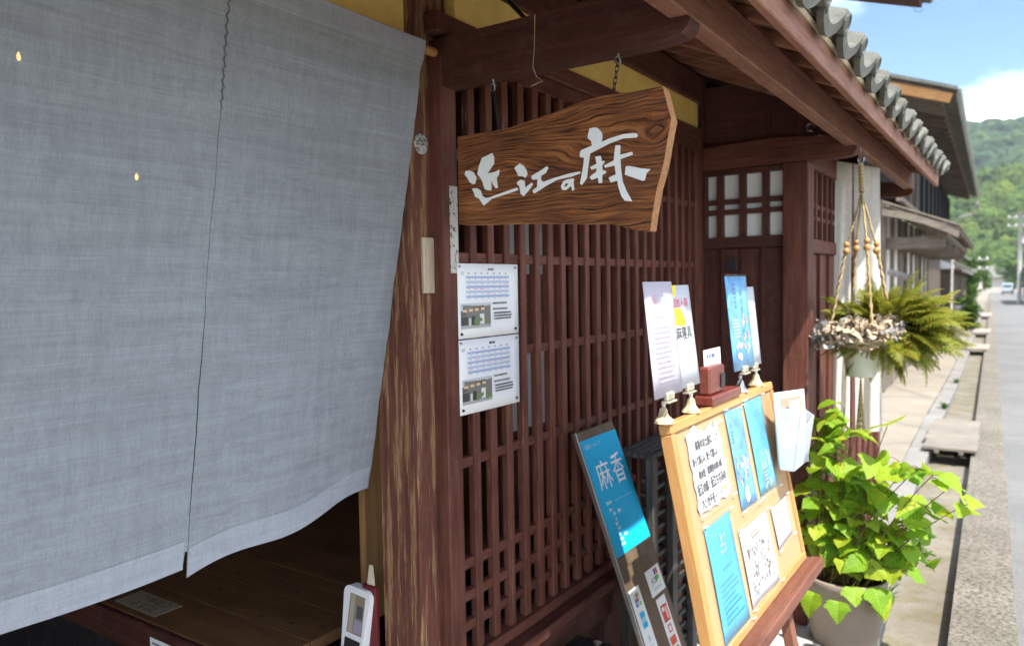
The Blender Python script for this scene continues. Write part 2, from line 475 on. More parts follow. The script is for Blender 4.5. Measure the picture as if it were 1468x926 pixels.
def make_strip_mat():
    t = NT("peeling_sticker")
    src = t.coord('world')
    n = t.noise(src, 90, 5, 0.7, 0.6)
    col = t.mix(t.ramp(n, [(0.40, 1.0), (0.46, 0.0)]), (0.50, 0.48, 0.44), (0.06, 0.05, 0.045))
    t.done(t.bsdf(col, 0.7, t.bump(n, 0.4, 0.002), 0.3))
make_strip_mat()
def make_badge():
    t = NT("badge_metal")
    n = t.noise(t.coord('object'), 34, 3, 0.6, 2.5)
    col = t.mix(t.ramp(n, [(0.46, 0.0), (0.52, 1.0)]), (0.12, 0.12, 0.11), (0.48, 0.48, 0.45))
    t.done(t.bsdf(col, 0.5, t.bump(n, 0.5, 0.002), 0.5))
make_badge()
wood("pale_nameplate_wood", (0.25, 0.19, 0.13), (0.52, 0.43, 0.32), 'z', worn=0.3, worn_col=(0.3, 0.16, 0.07), rough=0.8)

# ------------------------------------------------------------------ builders
WL = {}          # world position of every unrotated parent
def setup(o, parent, loc):
    COL.objects.link(o)
    if parent is not None:
        o.parent = parent
        o.location = Vector(loc) - WL.get(parent, Vector((0, 0, 0)))
    else:
        o.location = loc
    WL[o] = Vector(loc)
    return o

def thing(name, label, cat, loc=(0, 0, 0), rot=None, group=None):
    o = bpy.data.objects.new(name, None)
    o.empty_display_size = 0.1
    setup(o, None, loc)
    if rot is not None:
        o.rotation_euler = rot
        WL[o] = Vector((0, 0, 0))        # children of a turned thing use its own axes
    return tag(o, label, cat, group)

def tag(o, label, cat, group=None):
    o["label"] = label
    o["category"] = cat
    if group:
        o["group"] = group
    return o

def structure(o):
    o["kind"] = "structure"
    return o

def new_mesh(name, verts, faces, mat, smooth=False, ink=None):
    me = bpy.data.meshes.new(name)
    me.from_pydata([tuple(v) for v in verts], [], faces)
    me.materials.append(MATS[mat] if isinstance(mat, str) else mat)
    if smooth:
        me.polygons.foreach_set("use_smooth", [True] * len(me.polygons))
    if ink is not None:
        at = me.attributes.new("ink", 'FLOAT_COLOR', 'CORNER')
        buf = []
        for p, c in zip(me.polygons, ink):
            for _ in range(p.loop_total):
                buf += [c[0], c[1], c[2], 1.0]
        at.data.foreach_set("color", buf)
    me.update()
    return me

def mobj(name, verts, faces, mat, parent=None, loc=(0, 0, 0), smooth=False, ink=None):
    return setup(bpy.data.objects.new(name, new_mesh(name, verts, faces, mat, smooth, ink)), parent, loc)

BOXES = {}
def box_mesh(sx, sy, sz, mat, ch):
    key = (round(sx, 5), round(sy, 5), round(sz, 5), mat, ch)
    if key in BOXES:
        return BOXES[key]
    h = (sx / 2, sy / 2, sz / 2)
    ch = min(ch, min(h) * 0.6)
    V = []; idx = {}
    for i in (-1, 1):
        for j in (-1, 1):
            for k in (-1, 1):
                for a in range(3):
                    s = (i, j, k)
                    idx[(s, a)] = len(V)
                    V.append(tuple(s[b] * (h[b] if b == a else h[b] - ch) for b in range(3)))
    Fc = []
    for a in range(3):
        b, c = (a + 1) % 3, (a + 2) % 3
        for sg in (-1, 1):
            q = []
            for sb, s_c in ((-1, -1), (1, -1), (1, 1), (-1, 1)):
                s = [0, 0, 0]; s[a] = sg; s[b] = sb; s[c] = s_c
                q.append(idx[(tuple(s), a)])
            Fc.append(q if sg > 0 else q[::-1])
    for a in range(3):          # edges parallel to axis a
        b, c = (a + 1) % 3, (a + 2) % 3
        for sb in (-1, 1):
            for s_c in (-1, 1):
                s0 = [0, 0, 0]; s1 = [0, 0, 0]
                s0[a] = -1; s1[a] = 1
                for s in (s0, s1):
                    s[b] = sb; s[c] = s_c
                q = [idx[(tuple(s0), b)], idx[(tuple(s1), b)], idx[(tuple(s1), c)], idx[(tuple(s0), c)]]
                Fc.append(q if sb * s_c > 0 else q[::-1])
    for i in (-1, 1):
        for j in (-1, 1):
            for k in (-1, 1):
                q = [idx[((i, j, k), a)] for a in range(3)]
                Fc.append(q if i * j * k > 0 else q[::-1])
    me = new_mesh("box", V, Fc, mat)
    BOXES[key] = me
    return me

def box(name, parent, ext, mat, ch=0.002, rot=None):
    """ext = x0, x1, y0, y1, z0, z1 in metres."""
    x0, x1, y0, y1, z0, z1 = ext
    me = box_mesh(x1 - x0, y1 - y0, z1 - z0, mat, ch)
    o = setup(bpy.data.objects.new(name, me), parent, ((x0 + x1) / 2, (y0 + y1) / 2, (z0 + z1) / 2))
    if rot is not None:
        o.rotation_euler = rot
    return o

def tube_geo(path, rad, n=8, V=None, Fc=None, cap=True):
    V = [] if V is None else V
    Fc = [] if Fc is None else Fc
    path = [Vector(p) for p in path]
    m = len(path)
    rads = rad if isinstance(rad, (list, tuple)) else [rad] * m
    b = len(V)
    up = Vector((0, 0, 1))
    for i, p in enumerate(path):
        d = (path[min(i + 1, m - 1)] - path[max(i - 1, 0)])
        d = d.normalized() if d.length > 1e-9 else Vector((0, 0, 1))
        a = d.cross(up if abs(d.z) < 0.95 else Vector((1, 0, 0))).normalized()
        c = d.cross(a)
        for k in range(n):
            t = 2 * math.pi * k / n
            V.append(p + (a * math.cos(t) + c * math.sin(t)) * rads[i])
    for i in range(m - 1):
        for k in range(n):
            k2 = (k + 1) % n
            Fc.append([b + i * n + k, b + i * n + k2, b + (i + 1) * n + k2, b + (i + 1) * n + k])
    if cap:
        Fc.append([b + k for k in range(n)])
        Fc.append([b + (m - 1) * n + n - 1 - k for k in range(n)])
    return V, Fc

def tube(name, parent, path, rad, mat, n=8, loc=None, smooth=True):
    loc = Vector(loc) if loc is not None else Vector(path[0])
    V, Fc = tube_geo([Vector(p) - loc for p in path], rad, n)
    return mobj(name, V, Fc, mat, parent, loc, smooth)

def lathe_geo(prof, n=24, V=None, Fc=None, center=(0, 0, 0)):
    V = [] if V is None else V
    Fc = [] if Fc is None else Fc
    b = len(V)
    for r, z in prof:
        for k in range(n):
            t = 2 * math.pi * k / n
            V.append(Vector((center[0] + r * math.cos(t), center[1] + r * math.sin(t), center[2] + z)))
    for i in range(len(prof) - 1):
        for k in range(n):
            k2 = (k + 1) % n
            Fc.append([b + i * n + k, b + i * n + k2, b + (i + 1) * n + k2, b + (i + 1) * n + k])
    return V, Fc

def prism_geo(poly, y0, y1):
    """polygon of (x, z) pushed from y0 to y1 (front face at y0)."""
    n = len(poly)
    V = [(x, y0, z) for x, z in poly] + [(x, y1, z) for x, z in poly]
    area = sum(poly[i][0] * poly[(i + 1) % n][1] - poly[(i + 1) % n][0] * poly[i][1] for i in range(n))
    fr = list(range(n)); bk = [n + i for i in range(n)][::-1]
    Fc = [fr, bk] + [[i, n + i, n + (i + 1) % n, (i + 1) % n] for i in range(n)]
    if area < 0:
        Fc = [f[::-1] for f in Fc]
    return V, Fc

TXT = {}
def text_geo(s, size):
    """flat outline of a word in x, y; origin at the lower left, height = size."""
    if s not in TXT:
        cu = bpy.data.curves.new("t", 'FONT')
        cu.body = s; cu.size = 1.0; cu.resolution_u = 2
        ob = bpy.data.objects.new("t", cu)
        COL.objects.link(ob)
        dg = bpy.context.evaluated_depsgraph_get()
        me = bpy.data.meshes.new_from_object(ob.evaluated_get(dg))
        v = [(q.co.x, q.co.y) for q in me.vertices]
        f = [list(p.vertices) for p in me.polygons]
        bpy.data.objects.remove(ob); bpy.data.curves.remove(cu); bpy.data.meshes.remove(me)
        if v:
            x0 = min(a for a, _ in v); x1 = max(a for a, _ in v)
            y0 = min(b for _, b in v); y1 = max(b for _, b in v)
        else:
            x0 = y0 = 0; x1 = y1 = 1
        TXT[s] = ([(a - x0, b - y0) for a, b in v], f, x1 - x0, y1 - y0)
    v, f, w, h = TXT[s]
    return v, f, w, h

class Ink:
    """Flat print on a sheet: u to the right, v downwards, in metres."""
    def __init__(s):
        s.v = []; s.f = []; s.c = []; s.k = 0; s.cuts = []
    def poly(s, pts, c, lift=None):
        b = len(s.v); s.k += 1
        e = 0.0004 + 0.00002 * s.k if lift is None else lift
        s.v += [(u, v, e) for u, v in pts]
        s.f.append(list(range(b, b + len(pts)))); s.c.append(c)
    def seg(s):
        s.cuts.append((len(s.v), len(s.f)))
    def rect(s, u0, v0, u1, v1, c):
        s.poly([(u0, v0), (u1, v0), (u1, v1), (u0, v1)], c)
    def bold(s, st, u0, v0, u1, v1, c, d=0.0007):
        for a, b in ((-d, 0), (d, 0), (0, -d), (0, d)):
            s.text(st, u0 + a, v0 + b, u1 + a, v1 + b, c)
    def text(s, st, u0, v0, u1, v1, c, rot180=False, keep=False):
        """fits the word into the rectangle."""
        tv, tf, w, h = text_geo(st, 1)
        if w <= 0 or h <= 0:
            return
        b = len(s.v); s.k += 1
        e = 0.0004 + 0.00002 * s.k
        su, sv = (u1 - u0) / w, (v1 - v0) / h
        if keep:
            su = sv = min(su, sv)
        for x, y in tv:
            u, v = u0 + x * su, v1 - y * sv
            if rot180:
                u, v = u0 + u1 - u, v0 + v1 - v
            s.v.append((u, v, e))
        for f in tf:
            s.f.append([b + i for i in f]); s.c.append(c)
    def lines(s, u0, v0, u1, v1, n, c, ragged=0.3, th=0.4):
        """rows of print too small to read: short dashes."""
        for i in range(n):
            v = v0 + (v1 - v0) * i / n
            hgt = (v1 - v0) / n * th
            end = u1 - (u1 - u0) * ragged * random.random()
            u = u0
            while u < end:
                w = random.uniform(0.6, 2.4) * hgt
                s.rect(u, v, min(u + w, end), v + hgt, c)
                u += w + hgt * 0.35
    def build(s, parent, place, name="print"):
        """place(u, v, lift) -> local point"""
        cuts = [(0, 0)] + s.cuts + [(len(s.v), len(s.f))]
        for (a, fa), (b, fb) in zip(cuts, cuts[1:]):
            if fb > fa:
                mobj(name, [place(*p) for p in s.v[a:b]], [[i - a for i in f] for f in s.f[fa:fb]], "print", parent, tuple(WL.get(parent, Vector((0, 0, 0)))), ink=s.c[fa:fb])

def sheet_geo(w, h, th, place, nu=6, nv=6, bend=0.0):
    """a thin sheet with a little curl; place(u, v, lift)."""
    V = []; Fc = []
    for side in (0, 1):
        for j in range(nv + 1):
            for i in range(nu + 1):
                u, v = w * i / nu, h * j / nv
                V.append(place(u, v, (0 if side == 0 else -th)))
    m = (nu + 1) * (nv + 1)
    for j in range(nv):
        for i in range(nu):
            a = j * (nu + 1) + i
            q = [a, a + nu + 1, a + nu + 2, a + 1]
            Fc.append(q); Fc.append([m + k for k in q[::-1]])
    rim = [j * (nu + 1) for j in range(nv + 1)] + [nv * (nu + 1) + i for i in range(1, nu + 1)] + \
          [j * (nu + 1) + nu for j in range(nv - 1, -1, -1)] + [i for i in range(nu - 1, 0, -1)]
    for k in range(len(rim)):
        a, b = rim[k], rim[(k + 1) % len(rim)]
        Fc.append([a, m + a, m + b, b])
    return V, Fc

SLOPE = -0.011
def zg(y):
    return SLOPE * max(y, -8)
def xr(y):
    return -0.14 - 0.029 * y
def xl(y):
    pts = [(-8, 0.25), (3.5, 0.25), (6.5, 0.33), (9.5, 0.33), (14, 0.29), (300, 0.29)]
    for (a, p), (b, q) in zip(pts, pts[1:]):
        if y <= b:
            return xr(y) - (p + (q - p) * (max(y, a) - a) / (b - a))
    return xr(y) - 0.29

# ------------------------------------------------------------------ ground
YS = [-8, -4, 0, 1.5, 3, 4.5, 6, 8, 10, 12, 15, 18, 22, 27, 33, 40, 50, 62, 78, 95, 120, 150, 190, 240]
def strip(name, fa, fb, mat, ys=YS):
    """fa, fb: y -> (x, z) of the strip's two borders"""
    V = []; Fc = []
    n = 4
    for y in ys:
        a, b = fa(y), fb(y)
        for k in range(n + 1):
            t = k / n
            V.append((a[0] + (b[0] - a[0]) * t, y, a[1] + (b[1] - a[1]) * t))
    for i in range(len(ys) - 1):
        for k in range(n):
            q = i * (n + 1) + k
            Fc.append([q, q + 1, q + n + 2, q + n + 1])
    return structure(mobj(name, V, Fc, mat))

strip("road", lambda y: (xr(y) + 0.25, zg(y)), lambda y: (xr(y) + 4.6, zg(y)), "asphalt")
strip("road_edge", lambda y: (xr(y), zg(y)), lambda y: (xr(y) + 0.25, zg(y)), "aggregate_concrete")
strip("far_pavement", lambda y: (xr(y) + 4.6, zg(y)), lambda y: (xr(y) + 14, zg(y)), "sandy_concrete")
strip("gutter_wall", lambda y: (xr(y), zg(y) - 0.105), lambda y: (xr(y), zg(y)), "grey_concrete")
strip("gutter_wall", lambda y: (xl(y), zg(y)), lambda y: (xl(y), zg(y) - 0.105), "grey_concrete")
strip("gutter", lambda y: (xl(y), zg(y) - 0.105), lambda y: (xr(y), zg(y) - 0.105), "gutter_concrete")
KB = strip("gutter_kerb", lambda y: (xl(y) - 0.17, zg(y) - 0.014), lambda y: (xl(y), zg(y) - 0.014), "grey_concrete")
rk0 = random.Random(8)
yk = -1.0
while yk < 34:                      # kerb stones, each a little off the next
    ln = rk0.uniform(0.9, 1.15)
    ym = yk + ln / 2
    dz = rk0.uniform(-0.004, 0.005)
    o = box("kerb_stone", KB, (xl(ym) - 0.168, xl(ym) + 0.004, yk, yk + ln - 0.012, zg(ym) - 0.05, zg(ym) + 0.004 + dz), "grey_concrete", 0.008)
    o.rotation_euler = (-0.011, 0, 0.029 + rk0.uniform(-0.004, 0.004))
    yk += ln
strip("pavement", lambda y: (xl(y) - 9.0, zg(y)), lambda y: (xl(y) - 0.17, zg(y)), "sandy_concrete", [y for y in YS if y >= 6])
strip("shop_apron", lambda y: (-1.75, zg(y)), lambda y: (xl(y) - 0.17, zg(y)), "pale_concrete", [y for y in YS if y <= 6])  # made paler than the pavement to bounce more light up under the eave
ys2 = [-60, -8, 0, 20, 60, 120, 240, 500, 1500]
structure(mobj("ground", [(x, y, zg(min(y, 240)) - 0.35) for y in ys2 for x in (-900, 900)],
               [[2 * i, 2 * i + 1, 2 * i + 3, 2 * i + 2] for i in range(len(ys2) - 1)], "earth"))

# ------------------------------------------------------------------ hills with forest
def hill_h(x, y, near):
    if near:
        t = max(0.0, min(1.0, (y - 255) / 200))
        base = 46 * t * t * (3 - 2 * t)
        s = 0.02
        base *= 1.0 + 0.10 * math.sin(x * 0.031 + 1.2)
    else:
        t = max(0.0, min(1.0, (y - 470) / 240))
        base = 122 * t * t * (3 - 2 * t)
        base *= 0.93 - 0.0011 * (x + 20) + 0.05 * math.sin(x * 0.02 + y * 0.01)
        s = 0.012
    return base + 5 * mnoise.noise((x * s, y * s, 3.1)) * min(1, base / 15) - 3

def hill(name, y0, y1, x0, x1, step, near, mat):
    V = []; Fc = []
    nx = int((x1 - x0) / step) + 1; ny = int((y1 - y0) / step) + 1
    for j in range(ny):
        for i in range(nx):
            x, y = x0 + i * step, y0 + j * step
            V.append((x, y, hill_h(x, y, near)))
    for j in range(ny - 1):
        for i in range(nx - 1):
            a = j * nx + i
            Fc.append([a, a + 1, a + nx + 1, a + nx])
    return structure(mobj(name, V, Fc, mat, smooth=True))
hill("hill", 250, 470, -180, 120, 12, True, "near_forest_leaf")
hill("hill", 460, 760, -300, 220, 18, False, "far_forest_leaf")

def ico(sub):
    import bmesh
    bm = bmesh.new()
    bmesh.ops.create_icosphere(bm, subdivisions=sub, radius=1)
    v = [q.co.copy() for q in bm.verts]; f = [[w.index for w in p.verts] for p in bm.faces]
    bm.free()
    return v, f
def forest(name, count, y0, y1, xa, xb, rmin, rmax, near, sub, mat):
    V = []; Fc = []
    bv, bf = ico(sub)
    rg = random.Random(11 if near else 12)
    for _ in range(count):
        y = rg.uniform(y0, y1)
        x = y * rg.uniform(xa, xb)
        r = rg.uniform(rmin, rmax)
        z = hill_h(x, y, near) + r * 0.45
        b = len(V); sd = rg.uniform(0, 99)
        sz = rg.uniform(0.8, 1.15)
        for p in bv:
            k = 1 + 0.42 * mnoise.noise(p * 2.1 + Vector((sd, 0, 0))) + 0.26 * mnoise.noise(p * 5.5 + Vector((0, sd, 0)))
            V.append((x + p.x * r * k, y + p.y * r * k, z + p.z * r * k * sz))
        Fc += [[b + i for i in f] for f in bf]
    o = mobj(name, V, Fc, mat)
    o["kind"] = "stuff"
    return tag(o, "bright green woodland covering the lower hillside" if near else "dark green woodland on the ridge behind", "woodland")
forest("woodland", 900, 262, 440, -0.16, 0.09, 2.2, 5.2, True, 3, "near_forest_leaf")
forest("woodland", 1500, 500, 735, -0.16, 0.09, 4.0, 7.5, False, 2, "far_forest_leaf")

# ------------------------------------------------------------------ the shop house
TH = thing("townhouse", "old townhouse shop front with brown lattice, ochre plaster and tiled eave", "building", (-1.3, 1.5, 0))
ROOF_S = 0.44
ANG = math.atan(ROOF_S)
def soff(x):                        # underside of the rafters
    return 2.159 - ROOF_S * (x + 0.588)

# posts
box("corner_post", TH, (-1.430, -1.293, 1.469, 1.62, zg(1.5), 2.50), "weathered_post_wood", 0.004)
LS = box("lattice_screen", TH, (-1.300, -1.250, 1.541, 1.604, 0.40, 2.096), "stained_wood_z", 0.003)
LS["label"] = "tall brown wooden lattice screen of upright bars"
for k in range(22):
    y = 1.657 + 0.0815 * k + random.uniform(-0.0015, 0.0015)
    dx = random.uniform(-0.0012, 0.0012)
    o = box("upright_bar", LS, (-1.2745 + dx, -1.250 + dx, y, y + 0.030, 0.484, 2.097), "bar_wood", 0.0025)
    o.rotation_euler = (random.uniform(-0.0012, 0.0012), 0, random.uniform(-0.03, 0.03))
for z in (1.862, 1.588, 1.315, 1.029, 0.748, 0.658, 0.574):
    box("cross_bar", LS, (-1.280, -1.258, 1.604, 3.40, z - 0.028, z), "stained_wood_y", 0.002)
box("end_stile", LS, (-1.305, -1.247, 3.40, 3.452, 0.40, 2.147), "stained_wood_z", 0.003)
box("header_rail", TH, (-1.305, -1.258, 1.604, 3.40, 2.097, 2.147), "stained_wood_y", 0.003)
box("header_beam", TH, (-1.292, -1.246, 1.527, 3.452, 2.148, 2.200), "stained_wood_y", 0.004)
box("sill", TH, (-1.310, -1.236, 1.604, 3.47, 0.452, 0.484), "stained_wood_y", 0.003)
box("sill_step", TH, (-1.310, -1.196, 1.604, 3.47, 0.412, 0.448), "stained_wood_y", 0.003)
box("foot_beam", TH, (-1.310, -1.225, 1.604, 3.47, 0.300, 0.408), "dark_stained_wood_y", 0.003)
for k in range(9):
    y = 1.604 + 0.207 * k
    box("skirting_board", TH, (-1.300, -1.262, y, y + 0.203, zg(2.5) - 0.05, 0.298), "dark_stained_wood_z", 0.003)

# ochre plaster above the openings
box("plaster_panel", TH, (-1.380, -1.264, 1.625, 3.44, 2.1985, 2.345), "ochre_plaster", 0.002)
box("plaster_panel", TH, (-1.420, -1.305, -3.0, 1.469, 2.045, 2.52), "ochre_plaster", 0.002)
box("lintel", TH, (-1.43, -1.300, -3.0, 1.469, 1.995, 2.0445), "dark_stained_wood_y", 0.003)
box("wall_plate", TH, (-1.318, -1.246, 1.70, 3.452, 2.318, 2.44), "stained_wood_y", 0.004)
box("wall_plate", TH, (-1.340, -1.280, -3.0, 1.467, 2.318, 2.44), "stained_wood_y", 0.004)
box("corner_stud", TH, (-1.318, -1.250, 3.453, 3.53, 0.0, 2.46), "dark_stained_wood_z", 0.003)
tube("iron_strap", TH, [(-1.225, 1.70, 2.335), (-1.14, 1.70, 2.245), (-1.03, 1.70, 2.128)], 0.006, "black_metal", 6)

# bracket arms that carry the eave beam
ARM = [(-1.293, 2.012), (-0.70, 2.012), (-0.64, 2.016), (-0.605, 2.022), (-0.590, 2.034), (-0.586, 2.052), (-0.636, 2.0555), (-0.636, 2.135), (-1.293, 2.135)]
ARM2 = [(-1.250, 2.009), (-0.92, 2.012), (-0.64, 2.012), (-0.600, 2.018), (-0.586, 2.034), (-0.586, 2.0535), (-0.636, 2.0555), (-0.70, 2.108), (-0.90, 2.126), (-1.05, 2.122), (-1.250, 2.112)]
for poly, y in ((ARM, 1.549), (ARM2, 3.462), (ARM2, 5.395), (ARM, -0.40), (ARM, -2.3)):
    V, Fc = prism_geo(poly, y, y + 0.062)
    mobj("bracket_arm", V, Fc, "dark_stained_wood_x" if y < 3 else "stained_wood_x", TH)
box("eave_beam", TH, (-0.634, -0.588, -3.0, 5.475, 2.056, 2.158), "eave_wood_y", 0.003)

# side wall with paper windows (faces the entrance)
SW = box("paper_window", TH, (-1.250, -0.885, 3.505, 3.515, 1.66, 2.01), "shoji_paper", 0.001)
for x0, x1 in ((-1.250, -1.236), (-1.188, -1.159), (-1.084, -1.055), (-0.980, -0.952)):
    box("muntin", SW, (x0, x1, 3.472, 3.504, 1.70, 1.984), "dark_stained_wood_z", 0.002)
for z0, z1 in ((1.984, 2.008), (1.850, 1.873), (1.803, 1.826), (1.648, 1.70)):
    box("window_rail", SW, (-1.250, -0.8855, 3.476, 3.5035, z0, z1), "dark_stained_wood_x", 0.002)
for k in range(4):
    x = -1.250 + 0.0912 * k
    box("wall_board", TH, (x, x + 0.0885, 3.488, 3.512, zg(3.4) - 0.05, 1.646), "dark_stained_wood_z", 0.003)
    box("batten", TH, (x + 0.078, x + 0.0995 if k < 3 else x + 0.088, 3.476, 3.4875, zg(3.4) - 0.05, 1.646), "dark_stained_wood_z", 0.002)
box("pull_plate", TH, (-1.145, -1.095, 3.470, 3.4755, 1.545, 1.60), "black_metal", 0.002)
box("door_post", TH, (-0.885, -0.777, 3.450, 3.565, zg(3.5) - 0.05, 2.009), "stained_wood_z", 0.004)
for x0, x1 in ((-1.250, -0.962), (-0.952, -0.830)):
    box("upper_panel", TH, (x0, x1, 3.500, 3.512, 2.10, 2.40), "dark_stained_wood_x", 0.002)
box("upper_stile", TH, (-0.965, -0.949, 3.490, 3.514, 2.10, 2.33), "dark_stained_wood_z", 0.002)
box("upper_stile", TH, (-0.830, -0.770, 3.480, 3.530, 2.10, 2.235), "dark_stained_wood_z", 0.002)
tube("screw_eye", TH, [(-0.770 + 0.016 * math.cos(a), 3.455, 2.150 + 0.016 * math.sin(a)) for a in [i * 0.45 for i in range(13)]], 0.0028, "steel", 6)

# street wall past the door post
box("header_beam", TH, (-0.845, -0.785, 3.566, 5.40, 1.992, 2.10), "stained_wood_y", 0.003)
W2 = box("window_sash", TH, (-0.840, -0.786, 3.566, 5.40, 1.618, 1.680), "stained_wood_y", 0.003)
for k in range(16):
    y = 3.585 + 0.112 * k
    box("window_bar", W2, (-0.830, -0.796, y, y + 0.026, 1.681, 1.991), "bar_wood", 0.002)
for z in (1.845, 1.79):
    box("window_cross_bar", W2, (-0.826, -0.802, 3.567, 5.39, z - 0.02, z), "stained_wood_y", 0.002)
box("dark_room_panel", TH, (-0.90, -0.88, 3.567, 5.40, 1.60, 2.0), "black_wood", 0.002)  # black sheet stands in for the darkness of the room behind the bars
for k in range(9):
    y = 3.567 + 0.204 * k
    box("wall_board", TH, (-0.832, -0.806, y, y + 0.200, zg(4.5) - 0.05, 1.616), "stained_wood_z", 0.003)
    box("batten", TH, (-0.8055, -0.792, y - 0.012 if k else y, y + 0.012, zg(4.5) - 0.05, 1.616), "stained_wood_z", 0.002)
box("end_post", TH, (-0.885, -0.777, 5.402, 5.50, zg(5.5) - 0.05, 2.0), "stained_wood_z", 0.004)
box("end_wall", TH, (-5.0, -0.90, 5.41, 5.47, -0.1, 2.60), "dark_stained_wood_z", 0.003)

# shell of the dark rooms inside
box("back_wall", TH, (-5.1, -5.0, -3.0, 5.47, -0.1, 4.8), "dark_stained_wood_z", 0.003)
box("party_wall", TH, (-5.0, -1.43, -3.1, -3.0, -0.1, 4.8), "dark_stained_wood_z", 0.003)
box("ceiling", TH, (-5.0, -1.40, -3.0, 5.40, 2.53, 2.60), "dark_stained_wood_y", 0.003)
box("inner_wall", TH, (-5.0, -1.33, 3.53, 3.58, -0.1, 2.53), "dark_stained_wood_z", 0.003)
box("upper_wall", TH, (-1.46, -1.40, -3.0, 5.40, 2.60, 3.62), "ochre_plaster", 0.003)
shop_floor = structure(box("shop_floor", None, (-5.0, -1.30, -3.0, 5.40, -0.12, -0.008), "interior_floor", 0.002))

# upper roof, only its far corner shows
UR = 0.33
def upper(x):
    return 3.185 - UR * (x + 0.54)
ua = math.atan(UR)
cx = (-0.54 - 5.2) / 2
lenx = (5.2 - 0.54) / math.cos(ua)
UPR = box("upper_roof", TH, (cx - lenx / 2, cx + lenx / 2, -3.3, 5.42, upper(cx) - 0.02, upper(cx) + 0.06), "dark_stained_wood_y", 0.004, rot=(0, ua, 0))
V, Fc = tube_geo([(-0.64, 5.40, upper(-0.64) + 0.05), (-0.485, 5.40, upper(-0.485) + 0.05)], 0.042, 12)
mobj("end_tile", V, Fc, "roof_tile_clay", TH, smooth=False)
tube("wire_loop", TH, [(-0.56 + 0.03 * math.cos(a), 5.38, 3.165 + 0.03 * math.sin(a)) for a in [math.pi + i * 0.35 for i in range(10)]], 0.0025, "steel", 5)

# ---- tiled eave
def sloped(name, parent, x0, x1, y0, y1, under, th, mat, ch=0.002):
    """a board lying on the slope, its underside `under` metres above the rafter underside."""
    xm = (x0 + x1) / 2
    ln = (x1 - x0) / math.cos(ANG)
    n = Vector((math.sin(ANG), 0, math.cos(ANG)))
    c = Vector((xm, (y0 + y1) / 2, soff(xm))) + n * (under + th / 2)
    me = box_mesh(ln, y1 - y0, th, mat, ch)
    o = setup(bpy.data.objects.new(name, me), parent, c)
    o.rotation_euler = (0, ANG, 0)
    return o
RF = sloped("tiled_eave", TH, -1.40, -0.462, -3.0, 5.46, 0.0455, 0.005, "dark_stained_wood_y")
RF["label"] = "low tiled eave roof with curved grey clay tiles"
RF_L = WL[RF].copy()
RF_M = Euler((0, ANG, 0)).to_matrix()
def roof_child(o, world_loc, world_rot=None):
    """re-parents an object under the sloping roof deck, keeping where it stands."""
    o.parent = RF
    inv = (Matrix.Translation(RF_L) @ RF_M.to_4x4()).inverted()
    o.matrix_parent_inverse = inv
    return o
for k in range(35):
    y = -2.9 + 0.243 * k
    o = sloped("rafter", None, -1.40, -0.475, y, y + 0.036, 0.0, 0.032, "eave_wood_x", 0.003)
    roof_child(o, None)
for k in range(7):
    x = -1.40 + 0.1322 * k
    o = sloped("eave_board", None, x, x + 0.1310, -3.0, 5.46, 0.0325, 0.012, "eave_wood_y", 0.002)
    roof_child(o, None)
box("fascia", TH, (-0.474, -0.452, -3.0, 5.47, 2.064, 2.136), "eave_wood_y", 0.003)
box("tile_bed", TH, (-0.482, -0.444, -3.0, 5.465, 2.137, 2.168), "cream_plaster", 0.006)

def tile_mesh(front=True, lip_h=0.024, disc=0.028):
    """one S-curved clay tile; x runs downhill, y across, origin at its lower edge."""
    P = 0.246; N = 16
    prof = []
    for i in range(N + 1):
        y = P * i / N * 1.06
        if y < 0.172:
            z = 0.010 - 0.034 * math.sin(math.pi * y / 0.172)
        else:
            z = 0.010 + 0.030 * math.sin(math.pi * min(1, (y - 0.172) / 0.089))
        prof.append((y, z))
    th = 0.014
    V = []; Fc = []
    Lx = 0.30
    lip = lip_h if front else 0.0
    rows = [(-Lx, 0.0), (0.0, 0.0), (0.006, -0.006), (0.006, -th - lip), (-0.012, -th - lip), (-0.016, -th), (-Lx, -th)]
    for x, dz in rows:
        for y, z in prof:
            V.append((x, y, z + dz))
    m = N + 1
    for r in range(len(rows) - 1):
        for i in range(N):
            a = r * m + i
            Fc.append([a, a + m, a + m + 1, a + 1])
    for i in (0, N):
        Fc.append([r * m + i for r in range(len(rows))])
    if front:           # round end of the roll
        b = len(V); n = 14; yc, zc, rr = 0.216, 0.004, disc
        for x, r in ((-0.02, rr), (0.011, rr), (0.014, rr * 0.86), (0.014, rr * 0.7), (0.011, rr * 0.64)):
            for k in range(n):
                a = 2 * math.pi * k / n
                V.append((x, yc + r * math.cos(a), zc + r * math.sin(a)))
        for r in range(4):
            for k in range(n):
                k2 = (k + 1) % n
                Fc.append([b + r * n + k, b + r * n + k2, b + (r + 1) * n + k2, b + (r + 1) * n + k])
        Fc.append([b + 4 * n + k for k in range(n)])
    return new_mesh("roof_tile", V, Fc, "roof_tile_clay")
TM_F, TM_B = tile_mesh(True), tile_mesh(False)
rt = random.Random(3)
nrm = Vector((math.sin(ANG), 0, math.cos(ANG)))
dwn = Vector((math.cos(ANG), 0, -math.sin(ANG)))
for row in range(4):
    for k in range(34):
        y = -2.93 + 0.2455 * k
        base = Vector((-0.408, y, 2.172)) - dwn * (0.235 * row) + nrm * (0.012 * (row > 0) + rt.uniform(-0.003, 0.003) + 0.012 * row * 0)
        o = bpy.data.objects.new("roof_tile", TM_F if row == 0 else TM_B)
        COL.objects.link(o)
        o.location = base + dwn * rt.uniform(-0.006, 0.006)
        o.rotation_euler = (rt.uniform(-0.012, 0.012), ANG - (0.07 if row == 0 else 0.02) + rt.uniform(-0.012, 0.012), rt.uniform(-0.01, 0.01))
        roof_child(o, None)

